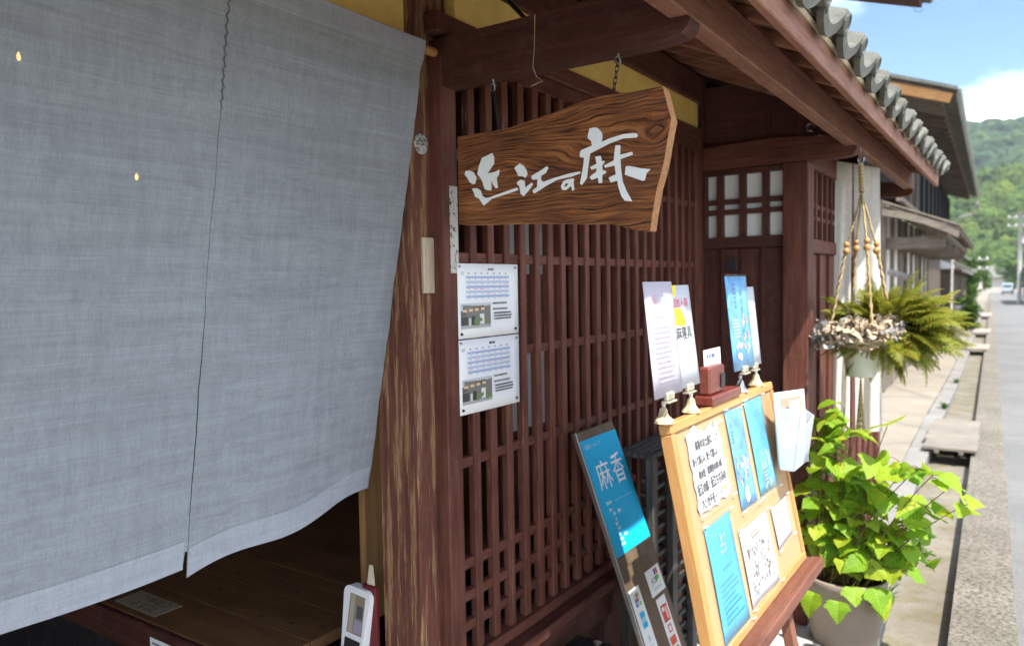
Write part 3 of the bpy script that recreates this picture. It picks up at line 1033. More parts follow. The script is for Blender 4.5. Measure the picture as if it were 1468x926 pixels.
# ------------------------------------------------------------------ inside the shop
DK = thing("raised_floor", "raised wooden floor of knotty planks inside the dark shop entrance", "raised floor", (-2.5, 2.2, 0))
for k in range(12):
    y = 1.24 + 0.172 * k
    box("plank", DK, (-3.6, -1.66, y, y + 0.170, 0.465, 0.50), "plank_wood", 0.002)
box("floor_edge", DK, (-3.6, -1.66, 1.222, 1.2395, 0.40, 0.497), "dark_stained_wood_x", 0.003)
box("riser", DK, (-3.6, -1.66, 1.25, 1.27, -0.02, 0.40), "black_wood", 0.002)
V = []; Fc = []
rk = random.Random(21)
for _ in range(75):                 # knots, a hair proud of the planks
    x, y = rk.uniform(-3.3, -1.7), 1.24 + 0.172 * rk.randrange(7) + rk.uniform(0.03, 0.14)
    a, c, b = rk.uniform(0.005, 0.013), rk.uniform(0.003, 0.006), len(V)
    for q in range(10):
        t = q * math.pi / 5
        V.append((x + a * math.cos(t) * rk.uniform(0.8, 1.2), y + c * math.sin(t), 0.5006))
    Fc.append([b + q for q in range(10)])
mobj("knots", V, Fc, "dried_ink", DK)
def card_place(o, du, dv, n):
    o, du, dv, n = Vector(o), Vector(du).normalized(), Vector(dv).normalized(), Vector(n).normalized()
    return lambda u, v, e: o + du * u + dv * v + n * e
CD = thing("notice_card", "small tan card with black writing lying on the raised floor", "card", (-2.31, 1.31, 0.501))
pl = card_place((-0.115, 0.047, 0.001), (1, 0, 0), (0, -1, 0), (0, 0, 1))
V, Fc = sheet_geo(0.23, 0.094, 0.001, pl, 2, 2)
simple("tan_card", (0.34, 0.28, 0.20), 0.8, 0.2, 0.05, 30)
mobj("card", V, Fc, "tan_card", CD, WL[CD])
ik = Ink()
ik.text("ご自由に", 0.05, 0.012, 0.20, 0.042, (0.02, 0.02, 0.02), rot180=True)
ik.text("どうぞ", 0.06, 0.052, 0.18, 0.084, (0.02, 0.02, 0.02), rot180=True)
ik.build(CD, pl)
SH = thing("paper_sheet", "white printed sheet fixed to the front of the raised floor", "paper", (-2.1, 1.221, 0.45))
pl = card_place((-0.05, -0.0005, 0.018), (1, 0, 0), (0, 0, -1), (0, -1, 0))
V, Fc = sheet_geo(0.19, 0.07, 0.0005, pl, 2, 2)
mobj("sheet", V, Fc, "paper", SH, WL[SH])
ik = Ink(); ik.lines(0.012, 0.012, 0.17, 0.06, 3, (0.05, 0.06, 0.12)); ik.build(SH, pl)

# pale board and things leaning inside the jamb
tag(box("wooden_board", None, (-1.625, -1.60, 1.575, 1.75, 0.501, 1.17), "pale_wood_z", 0.003), "pale wooden board standing upright behind the corner post", "board")
ST = thing("dark_stool", "low dark wooden stool just inside the doorway", "stool", (-1.50, 1.38, 0))
box("seat", ST, (-1.60, -1.435, 1.32, 1.465, 0.43, 0.455), "dark_stained_wood_x")
for x in (-1.59, -1.465):
    for y in (1.33, 1.435):
        box("leg", ST, (x, x + 0.022, y, y + 0.022, -0.008, 0.429), "dark_stained_wood_z")
HB = thing("leaflet_holder", "white rounded plastic holder with pictures in its front, leaning inside doorway", "leaflet holder", (-1.513, 1.425, 0.457), rot=(RAD(-6), RAD(5), 0))
def rounded(w, h, r, n=5):
    pts = []
    for cx_, cz_, a0 in ((w / 2 - r, h - r, 0), (-w / 2 + r, h - r, 90), (-w / 2 + r, r * 0.3, 180), (w / 2 - r, r * 0.3, 270)):
        rr = r if cz_ > h / 2 else r * 0.3
        for k in range(n + 1):
            a = RAD(a0 + 90 * k / n)
            pts.append((cx_ + rr * math.cos(a), cz_ + rr * math.sin(a)))
    return pts
V, Fc = prism_geo(rounded(0.098, 0.225, 0.022), -0.012, 0.02)
mobj("shell", V, Fc, "white_plastic", HB)
ik = Ink()
ik.rect(0.026, 0.018, 0.082, 0.125, (0.26, 0.21, 0.15)); ik.rect(0.030, 0.02, 0.046, 0.122, (0.40, 0.35, 0.27))
ik.rect(0.055, 0.045, 0.078, 0.08, (0.09, 0.09, 0.10)); ik.rect(0.05, 0.085, 0.08, 0.12, (0.32, 0.29, 0.36))
ik.rect(0.022, 0.14, 0.08, 0.20, (0.03, 0.025, 0.025)); ik.rect(0.03, 0.165, 0.045, 0.195, (0.7, 0.7, 0.68))
ik.build(HB, card_place((-0.049, -0.0122, 0.225), (1, 0, 0), (0, 0, -1), (0, -1, 0)), "picture_insert")
FN = thing("red_packet", "dark red packet with a cream paper tag behind the white holder", "packet", (-1.465, 1.452, 0.456))
box("packet", FN, (-1.490, -1.440, 1.450, 1.464, 0.456, 0.69), "red_card", 0.002)
V, Fc = prism_geo([(-0.014, 0.0), (0.014, 0.0), (0.009, 0.055), (-0.004, 0.055)], -0.002, 0.0)
mobj("tag", V, Fc, "cream_plaster", FN, (-1.462, 1.457, 0.6905))

# pale things glimpsed through the lattice
PS = thing("paper_screen", "white paper screen standing inside behind the lattice", "screen", (-1.70, 2.9, 0))
box("frame", PS, (-1.73, -1.70, 2.45, 2.48, -0.008, 1.90), "stained_wood_z")
box("frame", PS, (-1.73, -1.70, 2.84, 2.87, -0.008, 1.90), "stained_wood_z")
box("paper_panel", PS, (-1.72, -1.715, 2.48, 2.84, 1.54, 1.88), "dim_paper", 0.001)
box("wood_panel", PS, (-1.725, -1.71, 2.48, 2.84, 1.24, 1.538), "stained_wood_y", 0.001)
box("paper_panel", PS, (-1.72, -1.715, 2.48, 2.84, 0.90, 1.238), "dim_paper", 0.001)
box("wood_panel", PS, (-1.725, -1.71, 2.48, 2.84, 0.02, 0.898), "dark_stained_wood_y", 0.001)

# lamps seen through the cloth
for i, (x, y, z, lab) in enumerate(((-2.6, 1.135, 2.229, "small glowing bulb shining through the top left of the grey curtain"),
                                    (-3.2, 1.845, 1.99, "small glowing bulb shining through the middle of the grey curtain"))):
    lp = thing("pendant_lamp", lab, "lamp", (x, y, z), group="bulbs behind the curtain")
    V, Fc = lathe_geo([(0.0005, -0.010), (0.004, -0.008), (0.006, 0.0), (0.005, 0.008), (0.0005, 0.018)], 12)
    mobj("bulb", V, Fc, "bulb_glow", lp, (x, y, z), True)
    tube("flex", lp, [(x, y, z + 0.018), (x, y, 2.529)], 0.003, "black_plastic", 6)

# ------------------------------------------------------------------ door curtain
NR = thing("door_curtain", "grey linen split curtain hanging across the shop doorway", "curtain", (-1.235, 0.9, 2.10))
tube("rod", NR, [(-1.245, -0.30, 2.088), (-1.245, 1.512, 2.088)], 0.0115, "dowel_wood", 12)
def curtain_pt(y, t, yc, seed, lift=0.0):
    """t = 0 at the rod, 1 at the hem"""
    z1 = 0.925 + 0.022 * math.sin((y - 0.35) * 2.9 - 2.2)
    if y > 0.91:
        z1 = 0.893 + (y - 0.912) / 0.55 * 0.062 + 0.008 * math.sin((y - 0.912) * 17)
    z = 2.104 + (z1 - 2.104) * t
    x = -1.2325 - 0.228 * t ** 0.96
    x += 0.014 * t * math.sin(y * 5.2 + seed) + 0.005 * math.sin(y * 13 + z * 3.0 + seed) * min(1, t * 3)
    x += 0.0030 * mnoise.noise((y * 7, z * 24, seed)) + 0.0055 * mnoise.noise((y * 4, z * 9, seed + 5))
    if t < 0.05:                    # the sleeve goes round the rod
        x += 0.0035
    return Vector((x + lift, y, z))
for ya, yb, sd in ((-0.19, 0.3605, 2.0), (0.3615, 0.9118, 2.0), (0.9126, 1.462, 2.0)):
    NY, NZ = 44, 84
    V = []; Fc = []
    for j in range(NZ + 1):
        for i in range(NY + 1):
            y = ya + (yb - ya) * i / NY
            t = j / NZ
            yy = y
            gap = 0.0014 * math.sin(math.pi * min(1, max(0, (t - 0.5) / 0.44))) if t < 0.955 else 0.007 * (t - 0.945) / 0.055
            if i == NY and yb < 1.4:
                yy -= gap * (1 if t > 0.3 else 0)
            V.append(curtain_pt(yy, t, 0, sd))
    for j in range(NZ):
        for i in range(NY):
            a = j * (NY + 1) + i
            Fc.append([a, a + 1, a + NY + 2, a + NY + 1])
    pn = mobj("curtain_panel", V, Fc, "grey_linen", NR, (0, 0, 0), True)
    for nm, t0, t1, lift in (("hem", 0.947, 0.9995, 0.0014), ("rod_sleeve", 0.002, 0.042, 0.002)):
        V = []; Fc = []
        for j in range(5):
            for i in range(NY + 1):
                V.append(curtain_pt(ya + 0.001 + (yb - ya - 0.008 * (nm == "hem")) * i / NY, t0 + (t1 - t0) * j / 4, 0, sd, lift))
        for j in range(4):
            for i in range(NY):
                a = j * (NY + 1) + i
                Fc.append([a, a + 1, a + NY + 2, a + NY + 1])
        mobj(nm, V, Fc, "grey_linen_hem", pn, (0, 0, 0), True)
for y0, sd in ((0.361, 1.1), (0.9105, 2.0)):
    path = []
    for k in range(26):
        p = curtain_pt(y0 + (0.0035 if k % 2 else -0.0035), 0.01 + 0.205 * k / 25, 0, sd, 0.003)
        path.append(p)
    tube("stitching", NR, path, 0.0008, "dried_ink", 4, (0, 0, 0))

# ------------------------------------------------------------------ hanging wooden sign
SIGN_STROKES = [[(-1181, 1788), (-1168, 1789), (-1156, 1784), (-1147, 1770), (-1151, 1755), (-1158, 1754), (-1166, 1758), (-1175, 1771), (-1183, 1780)], [(-1128, 1816), (-1097, 1825), (-1092, 1815), (-1092, 1799), (-1113, 1777), (-1093, 1777), (-1076, 1782), (-1078, 1771), (-1085, 1762), (-1082, 1738), (-1088, 1738), (-1096, 1749), (-1101, 1758), (-1102, 1758), (-1101, 1734), (-1112, 1735), (-1121, 1738), (-1127, 1755), (-1133, 1766), (-1143, 1778), (-1138, 1796)], [(-1161, 1743), (-1146, 1743), (-1134, 1736), (-1130, 1723), (-1120, 1716), (-1107, 1717), (-1025, 1734), (-1021, 1730), (-1025, 1727), (-1100, 1713), (-1126, 1698), (-1139, 1716), (-1152, 1722), (-1155, 1733)], [(-1031, 1782), (-1015, 1791), (-1004, 1784), (-996, 1772), (-994, 1763), (-1000, 1755), (-1008, 1760), (-1020, 1761), (-1024, 1770)], [(-1024, 1747), (-1013, 1752), (-1003, 1749), (-1001, 1732), (-982, 1742), (-979, 1738), (-992, 1724), (-1006, 1712), (-1014, 1718), (-1017, 1736), (-1023, 1741)], [(-982, 1758), (-953, 1770), (-938, 1777), (-936, 1772), (-942, 1762), (-956, 1756), (-956, 1746), (-949, 1741), (-922, 1747), (-890, 1752), (-878, 1754), (-851, 1756), (-848, 1752), (-875, 1746), (-890, 1745), (-913, 1742), (-940, 1732), (-975, 1716), (-979, 1719), (-978, 1725), (-967, 1730), (-965, 1749), (-979, 1749), (-982, 1753)], [(-901, 1727), (-894, 1738), (-883, 1741), (-869, 1742), (-866, 1740), (-868, 1733), (-866, 1716), (-871, 1714), (-873, 1725), (-878, 1723), (-887, 1717), (-894, 1717), (-893, 1724), (-891, 1724), (-883, 1727), (-881, 1732), (-889, 1732), (-893, 1726), (-893, 1724), (-894, 1717), (-898, 1718)], [(-824, 1850), (-813, 1851), (-803, 1849), (-793, 1837), (-792, 1827), (-794, 1816), (-774, 1822), (-740, 1827), (-719, 1827), (-708, 1825), (-705, 1820), (-709, 1816), (-740, 1818), (-774, 1811), (-806, 1800), (-824, 1794), (-826, 1781), (-830, 1759), (-833, 1739), (-846, 1725), (-850, 1728), (-848, 1738), (-841, 1769), (-839, 1786), (-850, 1789), (-849, 1800), (-846, 1804), (-818, 1811), (-820, 1821), (-829, 1830), (-827, 1840)], [(-810, 1785), (-797, 1786), (-794, 1773), (-788, 1774), (-788, 1770), (-793, 1765), (-793, 1754), (-784, 1751), (-784, 1746), (-793, 1743), (-794, 1725), (-802, 1725), (-804, 1738), (-820, 1734), (-825, 1740), (-820, 1745), (-808, 1751), (-807, 1760), (-820, 1757), (-824, 1763), (-807, 1769)], [(-759, 1805), (-748, 1804), (-749, 1783), (-719, 1786), (-718, 1780), (-748, 1773), (-747, 1755), (-743, 1724), (-734, 1702), (-720, 1678), (-738, 1681), (-746, 1692), (-753, 1712), (-756, 1727), (-772, 1724), (-777, 1735), (-759, 1741), (-762, 1761), (-785, 1758), (-788, 1763), (-764, 1772), (-762, 1789)], [(-735, 1756), (-726, 1756), (-698, 1748), (-676, 1744), (-686, 1736), (-690, 1721), (-696, 1721), (-737, 1738)]]
SIGN_OUTLINE = [(-1205, 1878), (-1129, 1879), (-1057, 1879), (-989, 1889), (-934, 1897), (-870, 1909), (-829, 1915), (-790, 1919), (-751, 1918), (-718, 1916), (-681, 1917), (-649, 1918), (-645, 1909), (-637, 1877), (-628, 1845), (-637, 1803), (-644, 1764), (-653, 1731), (-662, 1703), (-672, 1653), (-679, 1611), (-697, 1612), (-730, 1619), (-764, 1630), (-798, 1635), (-843, 1636), (-895, 1640), (-977, 1646), (-1033, 1648), (-1080, 1650), (-1146, 1652), (-1206, 1656)]
SG = thing("hanging_sign", "slab of burnt wood with big white brush lettering hung on chains", "sign", (-0.93, 1.575, 1.77))
poly = [(x / 1000, z / 1000) for x, z in SIGN_OUTLINE]
poly = [(max(x, -1.222), z) for x, z in poly]
V, Fc = prism_geo(poly, 1.550, 1.584)
bd = mobj("board", V, Fc, "burnt_sign_wood", SG)
bd.data.materials.append(MATS["sign_edge_wood"])
for p in bd.data.polygons:
    if abs(p.normal.y) < 0.5:
        p.material_index = 1
rs = random.Random(5)
for k, st in enumerate(SIGN_STROKES):
    V, Fc = prism_geo([(x / 1000, z / 1000) for x, z in st], 1.5474, 1.5506)
    mobj("brush_stroke", V, Fc, "white_lettering", SG)
def chain(x0, z0, x1, z1, y):
    n = max(4, int(math.hypot(x1 - x0, z1 - z0) / 0.0125))
    V = []; Fc = []
    a, b = Vector((x0, y, z0)), Vector((x1, y, z1))
    d = (b - a).normalized()
    for i in range(n):
        c = a + (b - a) * ((i + 0.5) / n)
        s = d.cross(Vector((0, 1, 0))).normalized() if i % 2 else Vector((0, 1, 0))
        ln, wd = 0.0092, 0.0042
        pts = []
        for q in range(11):
            t = 2 * math.pi * q / 10
            pts.append(c + d * (ln * math.cos(t)) + s * (wd * math.sin(t)))
        tube_geo(pts, 0.0013, 5, V, Fc, False)
    return mobj("chain", V, Fc, "black_metal", SG, smooth=True)
for (x0, z0, x1, z1) in ((-1.107, 1.992, -1.090, 1.886), (-0.762, 1.998, -0.778, 1.910)):
    chain(x0, z0, x1, z1, 1.572)
    tube("hook", SG, [(x0 + 0.009 * math.cos(q * 0.6), 1.572, z0 + 0.009 * math.sin(q * 0.6)) for q in range(10)] + [(x0, 1.572, 2.0118)], 0.0016, "steel", 6)
WT = tube("loose_string", None, [(-0.965 , 1.547, 2.134), (-0.967, 1.546, 2.06), (-0.972, 1.546, 2.012), (-0.965, 1.55, 1.99), (-0.95, 1.553, 1.978), (-0.985, 1.556, 1.972)], 0.0008, "gold_thread", 5)
tag(WT, "thin loose string dangling from the bracket arm above the sign", "string")

# ------------------------------------------------------------------ notices on the lattice
def notice(name, label, z_top, month, reds):
    p = thing(name, label, "notice", (-1.249, 1.735, z_top), group="printed notices on the lattice")
    P = card_place((0.0015, -0.144, 0.0), (0, 1, 0), (0, 0, -1), (1, 0, 0))
    def place(u, v, e):
        q = P(u, v, e)
        q.x += 0.0012 * math.sin(u * 12) * (v / 0.2) + 0.003 * (u / 0.285) ** 3
        return q
    V, Fc = sheet_geo(0.285, 0.2025, 0.0006, place, 10, 6)
    mobj("sheet", V, Fc, "paper", p, WL[p], True)
    k = Ink()
    dk = (0.06, 0.06, 0.07)
    k.lines(0.138, 0.012, 0.165, 0.020, 1, dk, 0, 0.8)
    k.text(month, 0.012, 0.022, 0.026, 0.033, (0.2, 0.2, 0.22))
    for c in range(7):
        k.rect(0.045 + 0.029 * c, 0.0245, 0.053 + 0.029 * c, 0.029, (0.35, 0.36, 0.42))
    for r in range(5):
        v = 0.034 + 0.0132 * r
        k.rect(0.036, v, 0.238, v + 0.0062, (0.36, 0.45, 0.66) if r % 2 == 0 else (0.48, 0.55, 0.72))
        for c in range(7):
            if (r, c) in reds:
                k.rect(0.040 + 0.029 * c, v + 0.0078, 0.060 + 0.029 * c, v + 0.0095, (0.70, 0.25, 0.28))
            else:
                k.rect(0.046 + 0.029 * c, v + 0.0075, 0.054 + 0.029 * c, v + 0.0100, (0.45, 0.47, 0.55))
    for c in range(8):
        k.rect(0.036 + 0.0289 * c, 0.024, 0.0365 + 0.0289 * c, 0.100, (0.5, 0.53, 0.62))
    # little picture of a shop front
    u0, v0 = 0.010, 0.108
    k.rect(u0, v0, u0 + 0.135, v0 + 0.068, (0.20, 0.19, 0.17))
    k.poly([(u0, v0), (u0 + 0.135, v0), (u0 + 0.135, v0 + 0.006), (u0, v0 + 0.022)], (0.55, 0.58, 0.60))
    k.poly([(u0, v0 + 0.02), (u0 + 0.10, v0 + 0.006), (u0 + 0.115, v0 + 0.016), (u0, v0 + 0.034)], (0.13, 0.10, 0.09))
    for q in range(4):
        k.rect(u0 + 0.008 + 0.027 * q, v0 + 0.017 - 0.0016 * q, u0 + 0.026 + 0.027 * q, v0 + 0.024 - 0.0016 * q, (0.75, 0.52, 0.30))
    k.rect(u0, v0 + 0.036, u0 + 0.03, v0 + 0.058, (0.07, 0.06, 0.06))
    k.rect(u0 + 0.034, v0 + 0.04, u0 + 0.044, v0 + 0.06, (0.6, 0.6, 0.58))
    k.rect(u0 + 0.046, v0 + 0.035, u0 + 0.062, v0 + 0.06, (0.05, 0.05, 0.05))
    k.rect(u0 + 0.084, v0 + 0.030, u0 + 0.104, v0 + 0.058, (0.74, 0.74, 0.72))
    for q in range(9):
        a = random.uniform(0.05, 0.12); b = random.uniform(0.04, 0.055)
        k.rect(u0 + a, v0 + b, u0 + a + 0.011, v0 + b + 0.009, (0.16, 0.24, 0.08))
    k.rect(u0, v0 + 0.060, u0 + 0.135, v0 + 0.068, (0.42, 0.42, 0.42))
    k.lines(0.155, 0.108, 0.225, 0.118, 1, (0.14, 0.14, 0.15), 0.1, 0.5)
    k.lines(0.155, 0.124, 0.235, 0.134, 1, (0.18, 0.18, 0.2), 0.1, 0.5)
    k.lines(0.160, 0.136, 0.250, 0.160, 3, dk, 0.3, 0.55)
    k.build(p, place)
    for u, v in ((0.008, 0.008), (0.272, 0.010), (0.012, 0.190), (0.268, 0.188)):
        V, Fc = lathe_geo([(0.0001, 0.005), (0.003, 0.0045), (0.004, 0.002), (0.004, 0.0)], 10)
        V = [place(u, v, 0) + Vector((q.z, q.x, q.y)) for q in V]
        mobj("pin", V, Fc, "black_plastic" if v > 0.1 else "steel", p, WL[p])
notice("opening_notice", "upper of two white printed notices with blue calendar table on the lattice", 1.558, "7月", {(2, 1), (2, 2), (3, 3), (1, 6)})
notice("opening_notice", "lower of two white printed notices with blue calendar table on the lattice", 1.352, "8月", {(1, 1), (2, 3), (2, 4), (2, 5), (3, 0)})

# small things on the posts
V, Fc = lathe_geo([(0.0001, 0.003), (0.023, 0.003), (0.026, 0.0015), (0.026, 0.0)], 28)
o = mobj("round_badge", [Vector((q.z, q.x, q.y)) for q in V], Fc, "badge_metal", None, (-1.2925, 1.508, 1.864))
tag(o, "round pale metal badge nailed to the corner post", "badge")
tag(box("name_plate", None, (-1.2928, -1.282, 1.496, 1.5405, 1.480, 1.625), "pale_nameplate_wood", 0.002), "blank weathered wooden name plate on the corner post", "name plate")
tag(box("paper_strip", None, (-1.2498, -1.2485, 1.566, 1.600, 1.532, 1.760), "peeling_sticker", 0.0003), "cracked whitish strip stuck to the narrow lattice frame", "sticker")

# ------------------------------------------------------------------ leaning shop sign
TILT = math.atan2(0.34166872, 0.93982046)
LSN = thing("leaning_sign", "narrow brown board with blue poster leaning against the lattice", "sign", (-1.2, 2.138, 1.015 ), rot=(0, -TILT, 0))
# own axes: y across, -z down along the board, x out of its face
def lp(u, v, e):
    return Vector((e, u, -v))
box("board", LSN, (-0.016, 0.0, -0.006, 0.262, -1.105, 0.0), "sign_panel_brown", 0.004)
box("edge_strip", LSN, (-0.014, 0.0022, -0.011, -0.0065, -1.105, 0.0), "steel", 0.001)
box("joint_strip", LSN, (0.0005, 0.0035, -0.005, 0.261, -0.452, -0.418), "sign_panel_brown", 0.001)
simple("blue_poster", (0.006, 0.44, 0.78), 0.6, 0.2, 0.08, 2.5, 0.02, coord='object')
PO = box("poster", LSN, (0.0005, 0.0015, 0.000, 0.258, -0.415, -0.032), "blue_poster", 0.0003)
WL[PO] = Vector(PO.location)
k = Ink()
wh = (0.86, 0.90, 0.92)
k.text("雑貨ショップ", 0.020, 0.048, 0.125, 0.064, (0.55, 0.78, 0.88))
k.seg()
k.text("麻", 0.038, 0.112, 0.132, 0.206, wh)
k.seg()
k.text("香", 0.150, 0.106, 0.232, 0.206, wh)
k.seg()
k.rect(0.100, 0.2505, 0.238, 0.2520, (0.35, 0.68, 0.82))
for u, v, w in ((0.040, 0.243, 0.035), (0.044, 0.266, 0.022), (0.095, 0.280, 0.026), (0.062, 0.282, 0.020), (0.066, 0.300, 0.010), (0.056, 0.314, 0.020), (0.062, 0.330, 0.018), (0.056, 0.348, 0.014), (0.090, 0.356, 0.026), (0.056, 0.364, 0.022), (0.052, 0.380, 0.028)):
    k.lines(u, v, u + w, v + 0.012, 1, (0.45, 0.76, 0.88), 0, 0.85)
k.build(LSN, lambda u, v, e: lp(u, v, e + 0.0018), "poster_print")
def sticker(u0, v0, u1, v1, name):
    s = box(name, LSN, (0.0004, 0.0012, u0, u1, -v1, -v0), "white_plastic", 0.0003)
    return s
sticker(0.138, 0.505, 0.246, 0.590, "card_sticker"); sticker(0.002, 0.522, 0.074, 0.92, "card_sticker"); sticker(0.152, 0.602, 0.222, 0.92, "card_sticker")
k = Ink()
for i, c in enumerate(((0.05, 0.05, 0.35), (0.62, 0.03, 0.08), (0.15, 0.50, 0.12))):
    k.rect(0.196 + 0.015 * (i % 2) , 0.512 + (0.022 if i == 2 else 0), 0.208 + 0.015 * (i % 2) + (0.015 if i == 2 else 0), 0.531 + (0.018 if i == 2 else 0), c)
k.text("JCB", 0.160, 0.536, 0.206, 0.560, (0.05, 0.05, 0.06))
k.lines(0.165, 0.568, 0.225, 0.580, 1, (0.55, 0.55, 0.55), 0, 0.6)
k.seg()
for j in range(3):
    for i in range(3):
        c = ((0.05, 0.2, 0.6), (0.62, 0.05, 0.08), (0.2, 0.55, 0.15))[i]
        k.rect(0.022 + 0.013 * i, 0.540 + 0.014 * j, 0.033 + 0.013 * i, 0.552 + 0.014 * j, c if (i + j) % 3 else (0.6, 0.62, 0.66))
k.seg()
k.rect(0.024, 0.598, 0.056, 0.616, (0.02, 0.40, 0.75)); k.rect(0.024, 0.617, 0.056, 0.630, (0.35, 0.62, 0.78)); k.rect(0.024, 0.631, 0.056, 0.648, (0.02, 0.40, 0.75))
k.seg()
k.rect(0.030, 0.672, 0.044, 0.690, (0.55, 0.58, 0.62)); k.lines(0.020, 0.70, 0.058, 0.74, 3, (0.6, 0.62, 0.64))
k.seg()
k.rect(0.164, 0.628, 0.210, 0.682, (0.62, 0.05, 0.05)); k.rect(0.170, 0.634, 0.186, 0.648, (0.8, 0.75, 0.72)); k.rect(0.190, 0.636, 0.205, 0.676, (0.75, 0.42, 0.38))
k.rect(0.172, 0.692, 0.200, 0.718, (0.66, 0.18, 0.16)); k.rect(0.178, 0.698, 0.194, 0.712, (0.8, 0.8, 0.78))
k.rect(0.162, 0.730, 0.204, 0.756, (0.70, 0.10, 0.05)); k.rect(0.162, 0.765, 0.204, 0.79, (0.70, 0.20, 0.05))
k.build(LSN, lambda u, v, e: lp(u, v, e + 0.0015), "sticker_print")

# ------------------------------------------------------------------ slatted rack behind it
RK = thing("slatted_rack", "dark grey slatted wooden rack standing between leaning sign and cork board", "rack", (-1.10, 2.6, 0))
for x in (-1.185, -1.085):
    for y in (2.42, 2.60, 2.80, 3.0):
        box("upright", RK, (x, x + 0.028, y, y + 0.045, zg(2.6), 0.885), "dark_rack_wood", 0.003)
for k_ in range(5):
    x = -1.190 + 0.029 * k_
    box("top_slat", RK, (x, x + 0.024, 2.405, 3.06, 0.887, 0.905), "dark_rack_wood", 0.003)
for k_ in range(15):
    z = 0.10 + 0.05 * k_
    box("cross_slat", RK, (-1.102, -1.087, 2.42, 3.04, z, z + 0.014), "dark_rack_wood", 0.002)
BN = thing("low_bench", "low dark wooden bench top below the lattice sill", "bench", (-1.1, 1.75, 0))
box("bench_top", BN, (-1.185, -1.06, 1.60, 2.10, 0.33, 0.365), "black_wood", 0.004)
for y in (1.63, 2.03):
    box("leg", BN, (-1.175, -1.07, y, y + 0.04, zg(1.7), 0.329), "dark_stained_wood_z", 0.003)

# ------------------------------------------------------------------ cork board on an easel
ET = math.asin(0.193)
EZ = thing("cork_board", "large orange-framed cork board covered with leaflets in the sun", "notice board", (-0.70, 1.70, 1.159), rot=(0, -ET, 0))
BW, BH = 0.885, 0.592
def ep(u, v, e):
    return Vector((e, u, -v))
def board_world(u, v, e):
    q = Matrix.Rotation(-ET, 3, 'Y') @ ep(u, v, e)
    return q + Vector((-0.70, 1.70, 1.159))
box("cork", EZ, (-0.022, -0.004, 0.02, BW - 0.02, -BH + 0.02, -0.02), "cork", 0.001)
box("frame_rail", EZ, (-0.030, 0.003, 0.0, BW, -0.026, 0.0), "frame_wood", 0.003)
box("frame_rail", EZ, (-0.030, 0.003, 0.0, BW, -BH, -BH + 0.026), "frame_wood", 0.003)
box("frame_stile", EZ, (-0.030, 0.0025, 0.0, 0.026, -BH + 0.0262, -0.0262), "frame_wood_z", 0.003)
box("frame_stile", EZ, (-0.030, 0.0025, BW - 0.026, BW, -BH + 0.0262, -0.0262), "frame_wood_z", 0.003)
EA = thing("easel", "reddish brown wooden easel carrying the cork board", "easel", (-0.70, 1.70, 1.159), rot=(0, -ET, 0))
box("ledge", EA, (-0.034, 0.050, -0.02, BW + 0.02, -BH - 0.034, -BH - 0.001), "easel_wood", 0.003)
for u in (0.12, 0.70):
    box("leg", EA, (-0.066, -0.034, u, u + 0.042, -1.208, -0.10), "easel_wood_z", 0.003)
box("stretcher", EA, (-0.062, -0.038, 0.162, 0.70, -0.86, -0.82), "easel_wood", 0.003)
o = box("rear_leg", EA, (-0.335, -0.30, 0.41, 0.45, -1.07, -0.02), "easel_wood_z", 0.003, rot=(0, RAD(17), 0))
o.location = Vector((-0.225, 0.62, -0.625))

PAPERS = []
def pinned(name, label, u, v, w, h, mat, rot=0.0, draw=None, outline=None, sleeve=True, cat="leaflet"):
    """a leaflet pinned to the cork: its own thing, lying against the board."""
    p = thing(name, label, cat, board_world(u, v, 0.0), rot=(0, -ET, 0))
    c, s = math.cos(rot), math.sin(rot)
    def place(a, b, e):
        a2, b2 = a * c - b * s, a * s + b * c
        return Vector((e + 0.0005 + (0.0 if outline else 0.0018) * math.sin(a * 20 + b * 13), a2, -b2))
    if outline:
        n = len(outline)
        V = [place(a, b, 0) for a, b in outline] + [place(a, b, -0.0008) for a, b in outline]
        Fc = [list(range(n))[::-1], [n + i for i in range(n)]] + [[i, (i + 1) % n, n + (i + 1) % n, n + i] for i in range(n)]
        mobj("sheet", V, Fc, mat, p)
    else:
        V, Fc = sheet_geo(w, h, 0.0008, place, 8, 8)
        mobj("sheet", V, Fc, mat, p, smooth=True)
    if draw:
        k = Ink()
        draw(k, w, h)
        k.build(p, lambda a, b, e: place(a, b, e + 0.0004))
    if sleeve:
        V, Fc = sheet_geo(w + 0.03, h + 0.03, 0.0003, lambda a, b, e: place(a - 0.015, b - 0.015, e + 0.003), 4, 4)
        mobj("clear_sleeve", V, Fc, "clear_sleeve", p)
    for a, b in ((-0.006, -0.006), (w + 0.004, -0.004), (-0.004, h + 0.004), (w + 0.004, h + 0.006)):
        q = place(a, b, 0.002)
        tube("pin", p, [q, q + Vector((0.004, 0.004, 0.0)), q + Vector((0.006, 0.016, 0.001))], 0.0016, "white_plastic", 6)
    return p

